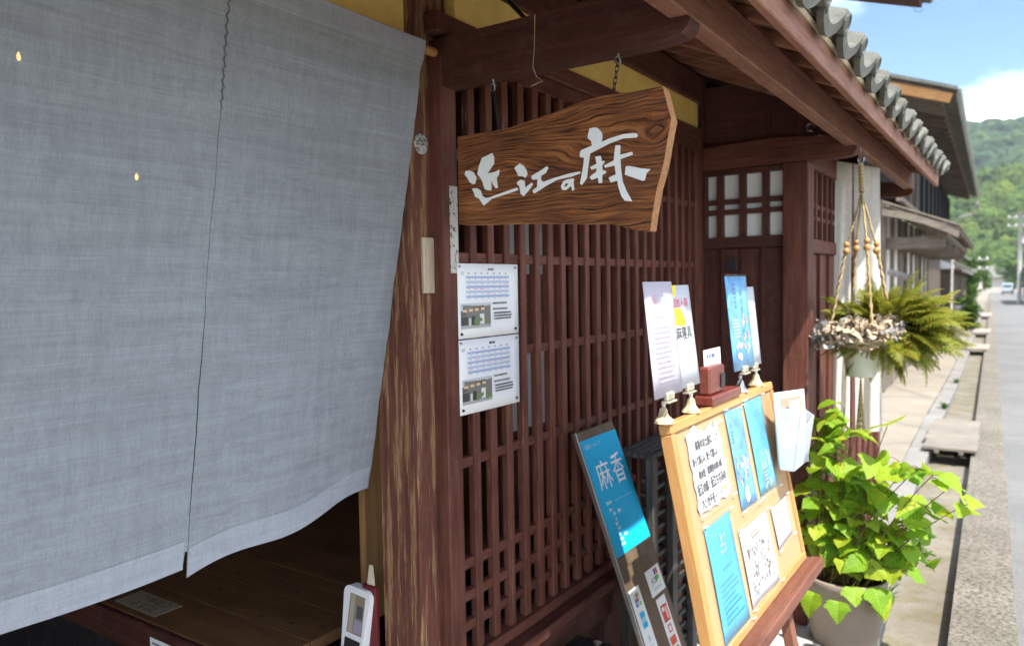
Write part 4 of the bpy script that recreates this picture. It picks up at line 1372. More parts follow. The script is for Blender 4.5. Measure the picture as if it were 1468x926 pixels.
def blob_outline(w, h, n=44):
    pts = []
    for i in range(n):
        t = i / n * 4
        s, f = int(t), t - int(t)
        a, b = ((f, 0), (1, f), (1 - f, 1), (0, 1 - f))[s]
        j = 0.010 * mnoise.noise((a * 7, b * 7, 2.2)) + 0.006 * math.sin(i * 1.9)
        dx = (-1 if s == 3 else 1 if s == 1 else 0) * j
        dy = (-1 if s == 0 else 1 if s == 2 else 0) * j
        if s == 0 and 0.10 < f < 0.30:
            dy -= 0.022
        pts.append((a * w + dx, b * h + dy))
    return pts
def draw_hand(k, w, h):
    ink = (0.045, 0.04, 0.04)
    for st, u0, v0, u1, v1 in (("麻香のお土産に", 0.045, 0.018, 0.165, 0.042), ("持って楽しい、使って嬉しい", 0.010, 0.056, 0.190, 0.078),
                               ("吸水性・乾燥性の良い麻", 0.035, 0.092, 0.205, 0.112), ("近江の麻・近江ちぢみの", 0.008, 0.122, 0.218, 0.150),
                               ("ハンカチを・・・", 0.020, 0.160, 0.165, 0.186)):
        k.bold(st, u0, v0, u1, v1, ink, 0.0011)
    for q in range(6):
        k.rect(0.172 + 0.007 * q, 0.158 + 0.004 * (q % 2), 0.177 + 0.007 * q, 0.170, (0.75, 0.60, 0.18))
    for q in range(26):
        a, b = 0.175 + 0.045 * random.random(), -0.012 + 0.05 * random.random()
        k.rect(a, b, a + 0.008, b + 0.006, random.choice(((0.15, 0.17, 0.15), (0.55, 0.6, 0.5), (0.7, 0.7, 0.66))))
pinned("handwritten_notice", "white cloud-shaped handwritten notice at top left of the cork board", 0.085, 0.048, 0.235, 0.192, "card_stock", 0.0, draw_hand, blob_outline(0.235, 0.192))
simple("azure_print", (0.10, 0.36, 0.72), 0.5, 0.4, 0.45, 14, 0.02, coord='object')
simple("aqua_print", (0.07, 0.40, 0.58), 0.5, 0.4, 0.35, 12, 0.02, coord='object')
simple("teal_print", (0.035, 0.34, 0.53), 0.5, 0.4, 0.10, 6, 0.02, coord='object')
def draw_b1(k, w, h):
    k.text("麻", 0.014, 0.030, 0.034, 0.052, (0.05, 0.15, 0.4)); k.lines(0.014, 0.056, 0.034, 0.095, 4, (0.06, 0.18, 0.42), 0, 0.7)
    k.lines(0.02, 0.10, 0.12, 0.118, 2, (0.1, 0.25, 0.5))
    for q in range(34):
        a, b = random.uniform(0.006, w - 0.02), random.uniform(0.125, 0.20)
        k.rect(a, b, a + 0.010, b + 0.014, random.choice(((0.6, 0.62, 0.6), (0.10, 0.22, 0.16), (0.55, 0.22, 0.25), (0.75, 0.78, 0.8), (0.2, 0.3, 0.5))))
    k.poly([(0.05, 0.225), (0.075, 0.215), (0.085, 0.255), (0.06, 0.265), (0.045, 0.25)], (0.74, 0.80, 0.88))
pinned("azure_leaflet", "narrow azure leaflet with small coloured figures at top middle of cork board", 0.388, 0.030, 0.142, 0.276, "azure_print", 0.03, draw_b1)
def draw_b2(k, w, h):
    for q in range(60):
        a = 0.05 + 0.1 * random.random(); b = random.uniform(0.15, 0.262)
        k.rect(a, b, a + 0.003, b + random.uniform(0.01, 0.04), random.choice(((0.55, 0.50, 0.22), (0.62, 0.60, 0.40), (0.35, 0.45, 0.25), (0.70, 0.70, 0.62))))
    k.seg()
    k.lines(0.055, 0.215, 0.12, 0.26, 4, (0.08, 0.22, 0.30)); k.seg(); k.lines(0.11, 0.02, 0.15, 0.05, 3, (0.3, 0.6, 0.75))
pinned("aqua_leaflet", "pale aqua leaflet with golden flower stalks at top right of cork board", 0.566, 0.028, 0.176, 0.282, "aqua_print", 0.012, draw_b2)
def draw_t(k, w, h):
    for q in range(20):
        a, b = 0.075 + 0.045 * random.random(), 0.03 + 0.05 * random.random()
        k.rect(a, b, a + 0.006, b + 0.006, random.choice(((0.45, 0.60, 0.5), (0.2, 0.4, 0.45), (0.6, 0.62, 0.4))))
    k.seg()
    k.lines(0.07, 0.12, 0.15, 0.128, 1, (0.02, 0.20, 0.34))
    k.seg()
    k.lines(0.03, 0.15, 0.17, 0.255, 8, (0.02, 0.22, 0.36), 0.35, 0.28)
pinned("teal_leaflet", "plain turquoise poster with small print at lower left of cork board", 0.088, 0.278, 0.192, 0.286, "teal_print", 0.0, draw_t)
def draw_i(k, w, h):
    k.rect(0.085, 0.024, 0.165, 0.040, (0.25, 0.21, 0.13)); k.lines(0.092, 0.028, 0.158, 0.038, 1, (0.7, 0.66, 0.5), 0, 0.6)
    for q in range(230):
        a, b = random.uniform(0.025, w - 0.035), random.uniform(0.05, h - 0.03)
        s = random.uniform(0.004, 0.010)
        k.rect(a, b, a + s, b + s * random.uniform(0.6, 1.5), random.choice(((0.22, 0.19, 0.17), (0.45, 0.40, 0.36), (0.55, 0.42, 0.40), (0.62, 0.58, 0.52), (0.35, 0.40, 0.45))))
pinned("illustrated_map", "white sheet crowded with tiny brown drawings at lower middle of cork board", 0.320, 0.350, 0.258, 0.204, "card_stock", 0.02, draw_i)
def draw_p(k, w, h):
    k.lines(0.02, 0.02, 0.11, 0.03, 1, (0.3, 0.2, 0.3)); k.lines(0.02, 0.04, 0.15, 0.105, 6, (0.48, 0.36, 0.46), 0.4, 0.35)
pinned("pink_leaflet", "small pale pink leaflet at lower right of cork board", 0.625, 0.366, 0.172, 0.120, "pinkish_paper", -0.02, draw_p)

# brochure box on the right end of the board
BX = thing("brochure_box", "frosted plastic pocket with a brochure on the right end of the cork board", "brochure box", (-0.64, 2.46, 0.90))
def panel(name, par, pts, th, mat):
    n = len(pts)
    P = [Vector(p) for p in pts]
    nr = (P[1] - P[0]).cross(P[2] - P[0]).normalized()
    V = P + [p - nr * th for p in P]
    Fc = [list(range(n)), [n + i for i in range(n)][::-1]] + [[i, n + i, n + (i + 1) % n, (i + 1) % n] for i in range(n)]
    return mobj(name, V, Fc, mat, par)
x0, x1, y0, y1, z0, z1 = -0.645, -0.562, 2.410, 2.590, 0.905, 1.090
panel("front_wall", BX, [(x1 - 0.02, y0, z0), (x1 - 0.02, y1, z0), (x1, y1, z1 - 0.035), (x1, (y0 + y1) / 2, z1 - 0.055), (x1, y0, z1)], 0.003, "frosted_plastic")
panel("back_wall", BX, [(x0 + 0.02, y1, z0), (x0 + 0.02, y0, z0), (x0, y0, z1 + 0.02), (x0, y1, z1 + 0.02)], 0.003, "frosted_plastic")
panel("side_wall", BX, [(x0 + 0.02, y0, z0), (x1 - 0.02, y0, z0), (x1, y0, z1), (x0, y0, z1 + 0.02)], 0.003, "frosted_plastic")
panel("side_wall", BX, [(x1 - 0.02, y1, z0), (x0 + 0.02, y1, z0), (x0, y1, z1 + 0.02), (x1, y1, z1 - 0.035)], 0.003, "frosted_plastic")
panel("base", BX, [(x0 + 0.02, y0, z0), (x0 + 0.02, y1, z0), (x1 - 0.02, y1, z0), (x1 - 0.02, y0, z0)], 0.003, "frosted_plastic")
BR = thing("brochure", "white brochure with a brown picture standing in the frosted plastic pocket", "brochure", (-0.60, 2.49, 0.909), rot=(0, RAD(-5), RAD(-24)))
V, Fc = sheet_geo(0.145, 0.235, 0.006, lambda a, b, e: Vector((e, a - 0.072, 0.235 - b)), 8, 3)
mobj("cover", V, Fc, "card_stock", BR, smooth=True)
k = Ink()
k.rect(0.03, 0.02, 0.15, 0.13, (0.34, 0.27, 0.18)); k.rect(0.035, 0.05, 0.075, 0.10, (0.12, 0.11, 0.10)); k.rect(0.08, 0.03, 0.14, 0.08, (0.62, 0.56, 0.44)); k.rect(0.09, 0.09, 0.145, 0.128, (0.30, 0.28, 0.36))
k.build(BR, lambda a, b, e: Vector((e + 0.001, a * 0.83 - 0.072, 0.235 - b)))

# ------------------------------------------------------------------ cards in clip stands on the board's top edge
def clip_stand(name, label, y, yw, z0, z1, xb, lean, mat, draw, tint, cat="card stand", sleeve=False):
    p = thing(name, label, cat, (-0.715, y, 1.163))
    V, Fc = lathe_geo([(0.0001, -0.004), (0.024, -0.003), (0.022, 0.004), (0.013, 0.014), (0.009, 0.027), (0.004, 0.036), (0.0001, 0.037)], 14)
    rr = random.Random(int(y * 1000))
    V = [q * rr.uniform(0.86, 1.12) if 0.0 < q.z < 0.03 else q for q in V]
    mobj("base", V, Fc, tint, p, WL[p])
    V, Fc = lathe_geo([(0.0001, 0.035), (0.0045, 0.038), (0.0055, 0.043), (0.0045, 0.048), (0.0001, 0.051)], 10)
    mobj("bead", V, Fc, "white_plastic", p, WL[p], True)
    box("clip", p, (xb - 0.008, xb + 0.006, y - 0.022, y + 0.022, z0 - 0.012, z0 + 0.009), "brass_clip", 0.004)
    box("clip_jaw", p, (xb - 0.011, xb + 0.010, y - 0.026, y + 0.026, z0 - 0.017, z0 - 0.0115), "brass_clip", 0.003)
    h = (z1 - z0) / math.cos(lean)
    def place(u, v, e):
        d = h - v
        return Vector((xb - d * math.sin(lean) + e * math.cos(lean) + 0.715 + 0.0004 * math.sin(u * 14), yw[0] + u - y, z0 + d * math.cos(lean) + e * math.sin(lean) - 1.163))
    w = yw[1] - yw[0]
    V, Fc = sheet_geo(w, h, 0.0018, place, 8, 4)
    mobj("card", V, Fc, mat, p, WL[p], True)
    k = Ink(); draw(k, w, h); k.build(p, place)
    if sleeve:
        V, Fc = sheet_geo(w + 0.006, h + 0.008, 0.001, lambda u, v, e: place(u - 0.003, v - 0.006, e + 0.002), 2, 2)
        mobj("clear_cover", V, Fc, "clear_sleeve", p, WL[p])
    return p
def d_c1(k, w, h):
    for st, u, c in (("麻", 0.042, (0.75, 0.35, 0.42)), ("布", 0.098, (0.30, 0.45, 0.70)), ("糸", 0.068, (0.66, 0.62, 0.35))):
        k.text(st, u, 0.028 if u != 0.068 else 0.045, u + 0.026, 0.058 if u != 0.068 else 0.075, c)
    k.lines(0.055, 0.082, 0.115, 0.092, 1, (0.40, 0.36, 0.42), 0.1, 0.6)
    k.lines(0.030, 0.108, 0.140, 0.245, 12, (0.42, 0.38, 0.46), 0.3, 0.36)
clip_stand("pink_card_stand", "tall pinkish card with rows of text in clip stand, leftmost on the cork board", 1.705, (1.62, 1.79), 1.228, 1.500, -0.700, RAD(6), "pinkish_paper", d_c1, "gold_thread")
def d_c2(k, w, h):
    k.poly([(0.0, 0.0), (0.085, 0.0), (0.075, 0.03), (0.0, 0.03)], (0.85, 0.68, 0.02))
    k.poly([(0.0, 0.060), (0.100, 0.060), (0.125, 0.090), (0.118, 0.108), (0.0, 0.100)], (0.85, 0.68, 0.02))
    k.bold("追加入荷", 0.045, 0.034, 0.155, 0.058, (0.75, 0.16, 0.20))
    k.bold("麻寝具", 0.055, 0.108, 0.158, 0.142, (0.08, 0.08, 0.08))
clip_stand("white_card_stand", "white card with yellow patches and red and black writing, second from left on cork board", 1.885, (1.785, 1.962), 1.226, 1.490, -0.718, RAD(7), "card_stock", d_c2, "gold_thread")
simple("sky_card", (0.10, 0.40, 0.74), 0.4, 0.5, 0.40, 16, 0.02, coord='world')
def d_c3(k, w, h):
    for i, st in enumerate("麻布座"):
        k.text(st, 0.115 + 0.0 * i, 0.040 + 0.026 * i, 0.145, 0.063 + 0.026 * i, (0.05, 0.12, 0.28))
    k.lines(0.06, 0.02, 0.085, 0.10, 6, (0.06, 0.2, 0.45), 0, 0.7)
    k.seg()
    k.lines(0.03, 0.13, 0.09, 0.19, 6, (0.62, 0.75, 0.85), 0.3, 0.4)
    k.seg()
    for q in range(26):
        a, b = 0.105 + 0.055 * random.random(), 0.10 + 0.13 * random.random()
        k.rect(a, b, a + 0.010, b + 0.014, random.choice(((0.62, 0.20, 0.12), (0.6, 0.5, 0.35), (0.2, 0.35, 0.3), (0.7, 0.45, 0.3), (0.1, 0.35, 0.6))))
    k.seg()
    for q in range(10):
        a, b = 0.03 + 0.05 * random.random(), 0.20 + 0.05 * random.random()
        k.poly([(a, b), (a + 0.012, b - 0.008), (a + 0.022, b), (a + 0.012, b + 0.01)], (0.7, 0.75, 0.85))
clip_stand("blue_card_stand", "tall bright blue picture card in a clear holder on the cork board", 2.300, (2.200, 2.400), 1.232, 1.512, -0.700, RAD(6), "sky_card", d_c3, "steel", sleeve=True)
def d_c4(k, w, h):
    k.lines(0.10, 0.02, 0.155, 0.20, 14, (0.55, 0.60, 0.58), 0.5, 0.25)
clip_stand("plain_card_stand", "nearly blank white card behind the blue one, rightmost on the cork board", 2.465, (2.365, 2.535), 1.224, 1.478, -0.718, RAD(6), "card_stock", d_c4, "gold_thread")
WB = thing("wood_block", "small dark red polished wooden block on a plinth on the cork board", "ornament", (-0.715, 2.08, 1.160))
box("plinth", WB, (-0.745, -0.690, 1.985, 2.235, 1.1605, 1.186), "mahogany", 0.004)
box("block", WB, (-0.738, -0.705, 2.000, 2.125, 1.1865, 1.264), "mahogany", 0.005)
box("dial", WB, (-0.7048, -0.700, 2.085, 2.115, 1.200, 1.240), "black_plastic", 0.004)
SCD = thing("price_card", "small white card with blue print standing behind the dark block", "card", (-0.742, 2.12, 1.187))
plc = card_place((0.0, -0.065, 0.118), (0, 1, 0), (0.05, 0, -1), (1, 0, 0))
V, Fc = sheet_geo(0.14, 0.118, 0.001, plc, 2, 2)
mobj("card", V, Fc, "paper", SCD, WL[SCD])
k = Ink(); k.lines(0.02, 0.014, 0.10, 0.028, 1, (0.10, 0.15, 0.28), 0.2, 0.8); k.rect(0.012, 0.040, 0.060, 0.085, (0.45, 0.66, 0.85)); k.lines(0.07, 0.045, 0.13, 0.085, 3, (0.4, 0.5, 0.62)); k.build(SCD, plc)

# ------------------------------------------------------------------ potted lime-green plant
PX, PY = -0.615, 3.40
PZ = zg(PY)
PT = thing("potted_plant", "lime green leafy plant in a big taupe plastic pot by the gutter", "potted plant", (PX, PY, PZ))
V, Fc = lathe_geo([(0.0001, 0.0), (0.124, 0.0), (0.130, 0.012), (0.130, 0.03), (0.134, 0.034), (0.158, 0.245), (0.166, 0.250), (0.170, 0.285), (0.166, 0.292), (0.156, 0.290), (0.150, 0.26)], 48)
mobj("pot", V, Fc, "taupe_plastic", PT, (PX, PY, PZ), True)
V, Fc = [], []
rg = random.Random(31)
for r in range(6):
    for k_ in range(20):
        a = 2 * math.pi * k_ / 20
        V.append(Vector((0.0301 * r * math.cos(a), 0.0301 * r * math.sin(a), 0.255 + 0.012 * rg.random())))
for r in range(5):
    for k_ in range(20):
        k2 = (k_ + 1) % 20
        Fc.append([r * 20 + k_, r * 20 + k2, (r + 1) * 20 + k2, (r + 1) * 20 + k_])
mobj("soil", V, Fc, "soil", PT, (PX, PY, PZ))

def leaf_mesh(seed, lobes=3, mat="lime_leaf"):
    """broad toothed leaf, tip along +x, unit length, cupped and folded on its midrib."""
    r = random.Random(seed)
    n = 17
    up = []
    for i in range(n):
        t = i / (n - 1)
        w = 0.56 * math.sin(math.pi * min(1, t ** 0.62)) ** 0.8 * (1.0 - 0.15 * t)
        w *= 1 + (0.10 if i % 2 else -0.05) + r.uniform(-0.05, 0.05)
        if lobes == 3:
            w *= 1 + 0.20 * math.exp(-((t - 0.42) / 0.09) ** 2) - 0.12 * math.exp(-((t - 0.60) / 0.07) ** 2)
        up.append((t, max(0.004, w)))
    V = []; Fc = []
    droop = r.uniform(0.08, 0.55); cup = r.uniform(-0.05, 0.35)
    def pt(t, s):
        wv = 0.10 * math.sin(t * 8 + seed * 1.7 + (2 if s > 0 else 0)) * abs(s) + 0.05 * math.sin(t * 17 + seed) * s * s
        return Vector((t, s, cup * abs(s) - droop * t * t + wv))
    for side in (1, -1):
        b = len(V)
        for t, w in up:
            V += [pt(t, 0), pt(t, side * w * 0.55), pt(t - 0.06 * (1 - t) * (t < 0.2), side * w)]
        for i in range(n - 1):
            for j in range(2):
                q = [b + 3 * i + j, b + 3 * i + 3 + j, b + 3 * i + 4 + j, b + 3 * i + 1 + j]
                Fc.append(q if side > 0 else q[::-1])
    return new_mesh("leaf", V, Fc, mat, True)
LEAVES = [leaf_mesh(s, 3 if s % 3 else 1) for s in range(14)]
def orient(o, pos, direction, normal, size):
    d = direction.normalized()
    nn = (normal - d * normal.dot(d))
    nn = nn.normalized() if nn.length > 1e-4 else Vector((0, 1, 0))
    y = nn.cross(d)
    mt = Matrix(((d.x, y.x, nn.x, 0), (d.y, y.y, nn.y, 0), (d.z, y.z, nn.z, 0), (0, 0, 0, 1)))
    o.matrix_basis = Matrix.Translation(pos) @ mt @ Matrix.Diagonal((size[0], size[1], size[0], 1))
def add_leaf(parent, mesh, pos, direction, normal, size, base):
    o = bpy.data.objects.new("leaf", mesh)
    COL.objects.link(o)
    o.parent = parent
    orient(o, Vector(pos) - Vector(base), direction, normal, size)
    return o
rg = random.Random(77)
SV, SF = [], []
base0 = Vector((PX, PY, PZ))
stems = []
for k_ in range(60):
    a = rg.uniform(0, 2 * math.pi)
    rr_ = rg.uniform(0.02, 0.11)
    p0 = Vector((rr_ * math.cos(a), rr_ * math.sin(a), 0.26))
    # the plant leans out over the gutter, to the street
    reach = rg.uniform(0.03, 0.30)
    ang2 = rg.gauss(-0.05, 0.95)
    if rg.random() < 0.30:
        ang2 = rg.uniform(-3.1, 3.1); reach *= 0.6
    top = rg.uniform(0.40, 1.06) - reach * 0.75
    p2 = p0 + Vector((reach * math.cos(ang2) * 1.35, reach * math.sin(ang2) * 0.75, top - 0.26 if top > 0.36 else 0.12))
    p1 = p0 + (p2 - p0) * 0.5 + Vector((-0.02, 0, 0.07))
    pts = [(p0 * (1 - t) ** 2 + p1 * 2 * t * (1 - t) + p2 * t * t) for t in [i / 7 for i in range(8)]]
    stems.append(pts)
    tube_geo(pts, [0.0032 - 0.0016 * i / 7 for i in range(8)], 5, SV, SF)
for pts in stems:
    for t in sorted(rg.uniform(0.25, 1.0) for _ in range(rg.randint(4, 6))) + [1.0]:
        i = min(6, int(t * 7)); p = pts[i].lerp(pts[i + 1], t * 7 - i)
        a = rg.uniform(0, 2 * math.pi)
        out = Vector((math.cos(a), math.sin(a), rg.uniform(-0.25, 0.35))).normalized()
        pet = rg.uniform(0.015, 0.06)
        q = p + out * pet + Vector((0, 0, 0.008))
        tube_geo([p, p.lerp(q, 0.5) + Vector((0, 0, 0.006)), q], 0.0012, 4, SV, SF)
        s = rg.uniform(0.05, 0.10) * (0.75 + 0.35 * t)
        nrm_ = Vector((rg.gauss(0.15, 0.35), rg.gauss(-0.25, 0.35), 1.0))
        add_leaf(PT, LEAVES[rg.randrange(14)], base0 + q, out + Vector((0, 0, rg.uniform(-0.6, 0.05))), nrm_, (s, s * rg.uniform(0.9, 1.25)), base0)
for k_ in range(6):                 # leaves spilling over the rim towards the viewer
    a = rg.uniform(-2.6, -0.2)
    p = Vector((0.155 * math.cos(a), 0.155 * math.sin(a), 0.275 + rg.uniform(-0.01, 0.05)))
    out = Vector((math.cos(a), math.sin(a), -0.9))
    s = rg.uniform(0.06, 0.095)
    add_leaf(PT, LEAVES[rg.randrange(14)], base0 + p + out * rg.uniform(0, 0.04), out, Vector((math.cos(a), math.sin(a), 0.7)), (s, s * 1.1), base0)
mobj("stems", SV, SF, "stem_brown", PT, (PX, PY, PZ), True)

# ------------------------------------------------------------------ hanging fern
HX, HY = -0.575, 3.52
HB2 = thing("hanging_fern", "bushy fern in a white pot hung in beaded cord under the eave", "hanging plant", (HX, HY, 1.08))
tube("hook", HB2, [(-0.585, 3.545, 2.055)] + [(-0.583 + 0.012 * math.sin(a), 3.54, 2.005 + 0.020 * math.cos(a)) for a in [i * 0.5 for i in range(12)]], 0.0025, "steel", 6)
V, Fc = lathe_geo([(0.0001, 0.0), (0.054, 0.0), (0.058, 0.004), (0.072, 0.118), (0.078, 0.120), (0.078, 0.132), (0.070, 0.132), (0.066, 0.11)], 32)
mobj("pot", V, Fc, "cream_plastic", HB2, WL[HB2], True)
def twisted(name, pts, rad, turns, par, mat="cord"):
    V, Fc = [], []
    pts = [Vector(p) for p in pts]
    n = len(pts) * 8
    for ph in (0, math.pi):
        path = []
        for i in range(n + 1):
            t = i / n * (len(pts) - 1)
            j = min(len(pts) - 2, int(t))
            p = pts[j].lerp(pts[j + 1], t - j)
            a = turns * 2 * math.pi * i / n + ph
            path.append(p + Vector((math.cos(a), math.sin(a), 0)) * rad)
        tube_geo(path, rad * 1.05, 5, V, Fc)
    return mobj(name, V, Fc, mat, par, (0, 0, 0), True)
top = Vector((-0.583, 3.54, 1.985))
knot = Vector((-0.578, 3.535, 1.865))
twisted("cord", [top, knot], 0.0065, 4, HB2)
for k_ in range(4):
    a = 0.5 + k_ * math.pi / 2
    bp = Vector((HX + 0.062 * math.cos(a), HY + 0.062 * math.sin(a), 1.63 + 0.012 * (k_ % 2)))
    rp = Vector((HX + 0.125 * math.cos(a), HY + 0.125 * math.sin(a), 1.30))
    up_ = Vector((HX + 0.08 * math.cos(a), HY + 0.08 * math.sin(a), 1.185))
    bt = Vector((HX, HY, 1.072))
    twisted("cord", [knot, bp], 0.0036, 9, HB2)
    twisted("cord", [bp, rp], 0.0042, 12, HB2)
    twisted("cord", [rp, up_, bt], 0.0030, 8, HB2)
    for dz, r_ in ((0.014, 0.0125), (-0.014, 0.015)):
        V, Fc = lathe_geo([(0.0001, r_ * 1.1)] + [(r_ * math.sin(q), r_ * 1.1 * math.cos(q)) for q in (0.5, 1.0, 1.57, 2.1, 2.6)] + [(0.0001, -r_ * 1.1)], 12)
        mobj("bead", V, Fc, "bead", HB2, bp + Vector((0, 0, dz)), True)
for k_ in range(7):
    a = k_ * 0.9
    twisted("tassel", [(HX, HY, 1.075), (HX + 0.006 * math.cos(a), HY + 0.006 * math.sin(a), 0.98), (HX + 0.016 * math.cos(a), HY + 0.016 * math.sin(a), 0.84)], 0.0022, 6, HB2, "cord")
rg = random.Random(9)
for nm, cnt, mat in (("bark_chips", 900, "chips"), ("bark_chips", 300, "grey_chips")):
    V, Fc = [], []
    for _ in range(cnt):
        a = rg.uniform(0, 2 * math.pi)
        if mat == "grey_chips":
            a = rg.gauss(math.pi if rg.random() < 0.6 else 0.2, 0.5)
        r = rg.uniform(0.05, 0.185) if mat == "chips" else rg.uniform(0.12, 0.20)
        c = Vector((r * math.cos(a) * 0.95, r * math.sin(a) * 0.8, 0.205 - 0.35 * max(0, r - 0.10) + rg.gauss(0, 0.020)))
        s = rg.uniform(0.012, 0.030)
        u = Vector((rg.gauss(0, 1), rg.gauss(0, 1), rg.gauss(0, 0.8))).normalized() * s
        w_ = u.cross(Vector((rg.gauss(0, 1), rg.gauss(0, 1), rg.gauss(0, 1)))).normalized() * s * 0.45
        nn_ = u.cross(w_).normalized() * s * 0.35
        b = len(V)
        V += [c - u - w_, c - u + w_, c + nn_ + w_ * 0.9, c + nn_ - w_ * 0.9, c + u + w_ * 0.4, c + u - w_ * 0.4]
        Fc += [[b, b + 1, b + 2, b + 3], [b + 3, b + 2, b + 4, b + 5]]
    o = mobj(nm, V, Fc, mat, HB2, WL[HB2])
    o["kind"] = "stuff"
# woven liner under the chips
V, Fc = lathe_geo([(0.06, 0.10), (0.10, 0.140), (0.135, 0.150), (0.14, 0.160), (0.10, 0.172), (0.0001, 0.176)], 26)
V = [v + Vector((0, 0, 0.012 * mnoise.noise(v * 22))) for v in V]
mobj("liner", V, Fc, "chips", HB2, WL[HB2])

def frond_mesh(seed):
    """arching fern frond along +x, unit length: rachis with toothed side leaflets."""
    r = random.Random(seed)
    V = []; Fc = []
    arch = r.uniform(0.25, 0.75); side = r.uniform(-0.15, 0.15)
    def rp(t):
        return Vector((t * (1 - 0.12 * t * arch), side * t * t, 0.35 * t - arch * t * t))
    tube_geo([rp(i / 8) for i in range(9)], [0.006 - 0.004 * i / 8 for i in range(9)], 4, V, Fc)
    n = 24
    for i in range(n):
        t = 0.10 + 0.88 * i / (n - 1)
        ln = 0.26 * math.sin(math.pi * (0.18 + 0.80 * t)) ** 1.0 * (1.05 - 0.45 * t) + 0.02
        p = rp(t); fw = (rp(min(1, t + 0.02)) - rp(t - 0.02)).normalized()
        for s in (1, -1):
            d = (Vector((0, s, 0)) + fw * 0.55 + Vector((0, 0, r.uniform(-0.35, 0.05)))).normalized()
            w = fw * (0.045 + 0.14 * ln)
            m = 5
            for j in range(m):          # each leaflet is itself cut into small lobes
                f0, f1 = j / m, (j + 1) / m
                b = len(V)
                wd = w * (1 - 0.75 * f0) * 0.62
                q0 = p + d * ln * f0 + Vector((0, 0, -0.12 * ln * f0 * f0)); q1 = p + d * ln * (f1 + 0.02) + Vector((0, 0, -0.12 * ln * f1 * f1))
                mid = q0.lerp(q1, 0.55)
                V += [q0, mid + wd, q1, mid - wd]
                Fc.append([b, b + 1, b + 2, b + 3])
    return new_mesh("frond", V, Fc, "fern_leaf")
FRONDS = [frond_mesh(s) for s in range(9)]
rg = random.Random(41)
cen = Vector((HX + 0.085, HY + 0.05, 1.285))
for k_ in range(430):
    u = Vector((rg.gauss(0, 1), rg.gauss(0, 1), rg.gauss(0, 1))).normalized()
    if u.y < -0.45 and u.z > -0.5 and u.x < 0.55:
        u.y = -u.y                  # the side towards the entrance is bare bark
    rad_ = rg.uniform(0.25, 0.95)
    p = cen + Vector((u.x * 0.215, u.y * 0.17, u.z * 0.125)) * rad_
    d = Vector((u.x, u.y * 0.8, u.z * 0.5 + rg.uniform(-0.35, 0.45)))
    s_ = rg.uniform(0.075, 0.165) * (1.15 if u.x > 0.3 else 0.95)
    o = bpy.data.objects.new("frond", FRONDS[rg.randrange(9)])
    COL.objects.link(o); o.parent = HB2
    orient(o, p - WL[HB2], d, Vector((rg.gauss(0, 0.4), rg.gauss(0, 0.4), 1)), (s_, s_ * rg.uniform(0.9, 1.3)))

# ------------------------------------------------------------------ cream cloth under the eave
CB = thing("cloth_banner", "long cream cloth banner with a slit hanging behind the fern", "banner", (-0.69, 4.1, 2.08))
tube("rod", CB, [(-0.80, 4.10, 2.085), (-0.585, 4.10, 2.030)], 0.008, "dowel_wood", 8)
for xa, xb, bot, sd in ((-0.792, -0.712, 0.70, 0.4), (-0.706, -0.588, 0.74, 2.7)):
    V, Fc = [], []
    for j in range(41):
        for i in range(13):
            t = j / 40; x = xa + (xb - xa) * i / 12
            spread = 0.018 * t * (1 if xa > -0.75 else -0.4)
            zt = 2.088 - (x + 0.792) * 0.27
            V.append((x + spread, 4.088 + 0.014 * t * math.sin(i * 0.9 + sd + t * 2) + 0.006 * mnoise.noise((x * 20, t * 6, sd)), zt + (bot - zt) * t))
    for j in range(40):
        for i in range(12):
            q = j * 13 + i
            Fc.append([q, q + 1, q + 14, q + 13])
    mobj("cloth", V, Fc, "cream_linen", CB, (0, 0, 0), True)
RC = tube("rolled_cloth", None, [(-0.775, 3.66, 2.128), (-0.775, 3.98, 2.128)], 0.022, "cream_linen", 12)
tag(RC, "short roll of cream cloth lying on the bracket arm", "cloth roll")

# ------------------------------------------------------------------ covers over the gutter
GC = thing("gutter_cover", "weathered plank cover on battens across the gutter, nearest of the covers", "gutter cover", (-0.53, 8.4, zg(8.4)), group="covers over the gutter")
for k_ in range(4):
    y = 7.72 + 0.42 * k_
    z = zg(y) + random.uniform(0, 0.006)
    o = box("plank", GC, (xl(y) - 0.05 + random.uniform(-0.02, 0.02), xr(y) + 0.045, y, y + 0.397, z + 0.032, z + 0.060), "bleached_wood_x", 0.004)
    o.rotation_euler = (random.uniform(-0.012, 0.012), random.uniform(-0.012, 0.012), random.uniform(-0.02, 0.02))
for q in (0.05, -0.07):
    y = 8.55
    xx = (xl(y) + q + 0.02) if q > 0 else xr(y) + q
    box("batten", GC, (xx, xx + 0.035, 7.70, 9.42, zg(7.7) + 0.004 - 0.0, zg(7.7) + 0.031), "grey_wood_y", 0.003)
for y, ln, lab in ((20.4, 1.3, "second stone slab laid across the gutter further down the street"), (27.6, 1.8, "third stone slab across the gutter beside the flower pots"), (43.0, 3.0, "farthest stone slab across the gutter down the street")):
    z = zg(y)
    p = thing("gutter_slab", lab, "gutter cover", ((xl(y) + xr(y)) / 2, y, z), group="covers over the gutter")
    box("slab", p, (xl(y) - 0.09, xr(y) + 0.07, y, y + ln, z + 0.018, z + 0.075), "stone_slab", 0.012)
    for x in (xl(y) - 0.07, xr(y) + 0.01):
        box("bearing_stone", p, (x, x + 0.05, y + 0.05, y + ln - 0.05, z + 0.002, z + 0.0175), "stone_slab", 0.003)

# ------------------------------------------------------------------ neighbouring wooden house
H2R = RAD(1.62)
H2 = thing("wooden_house", "old two-storey black timber house with weathered board lean-to next door", "building", (-1.62, 11.8, zg(12)), rot=(0, 0, H2R))
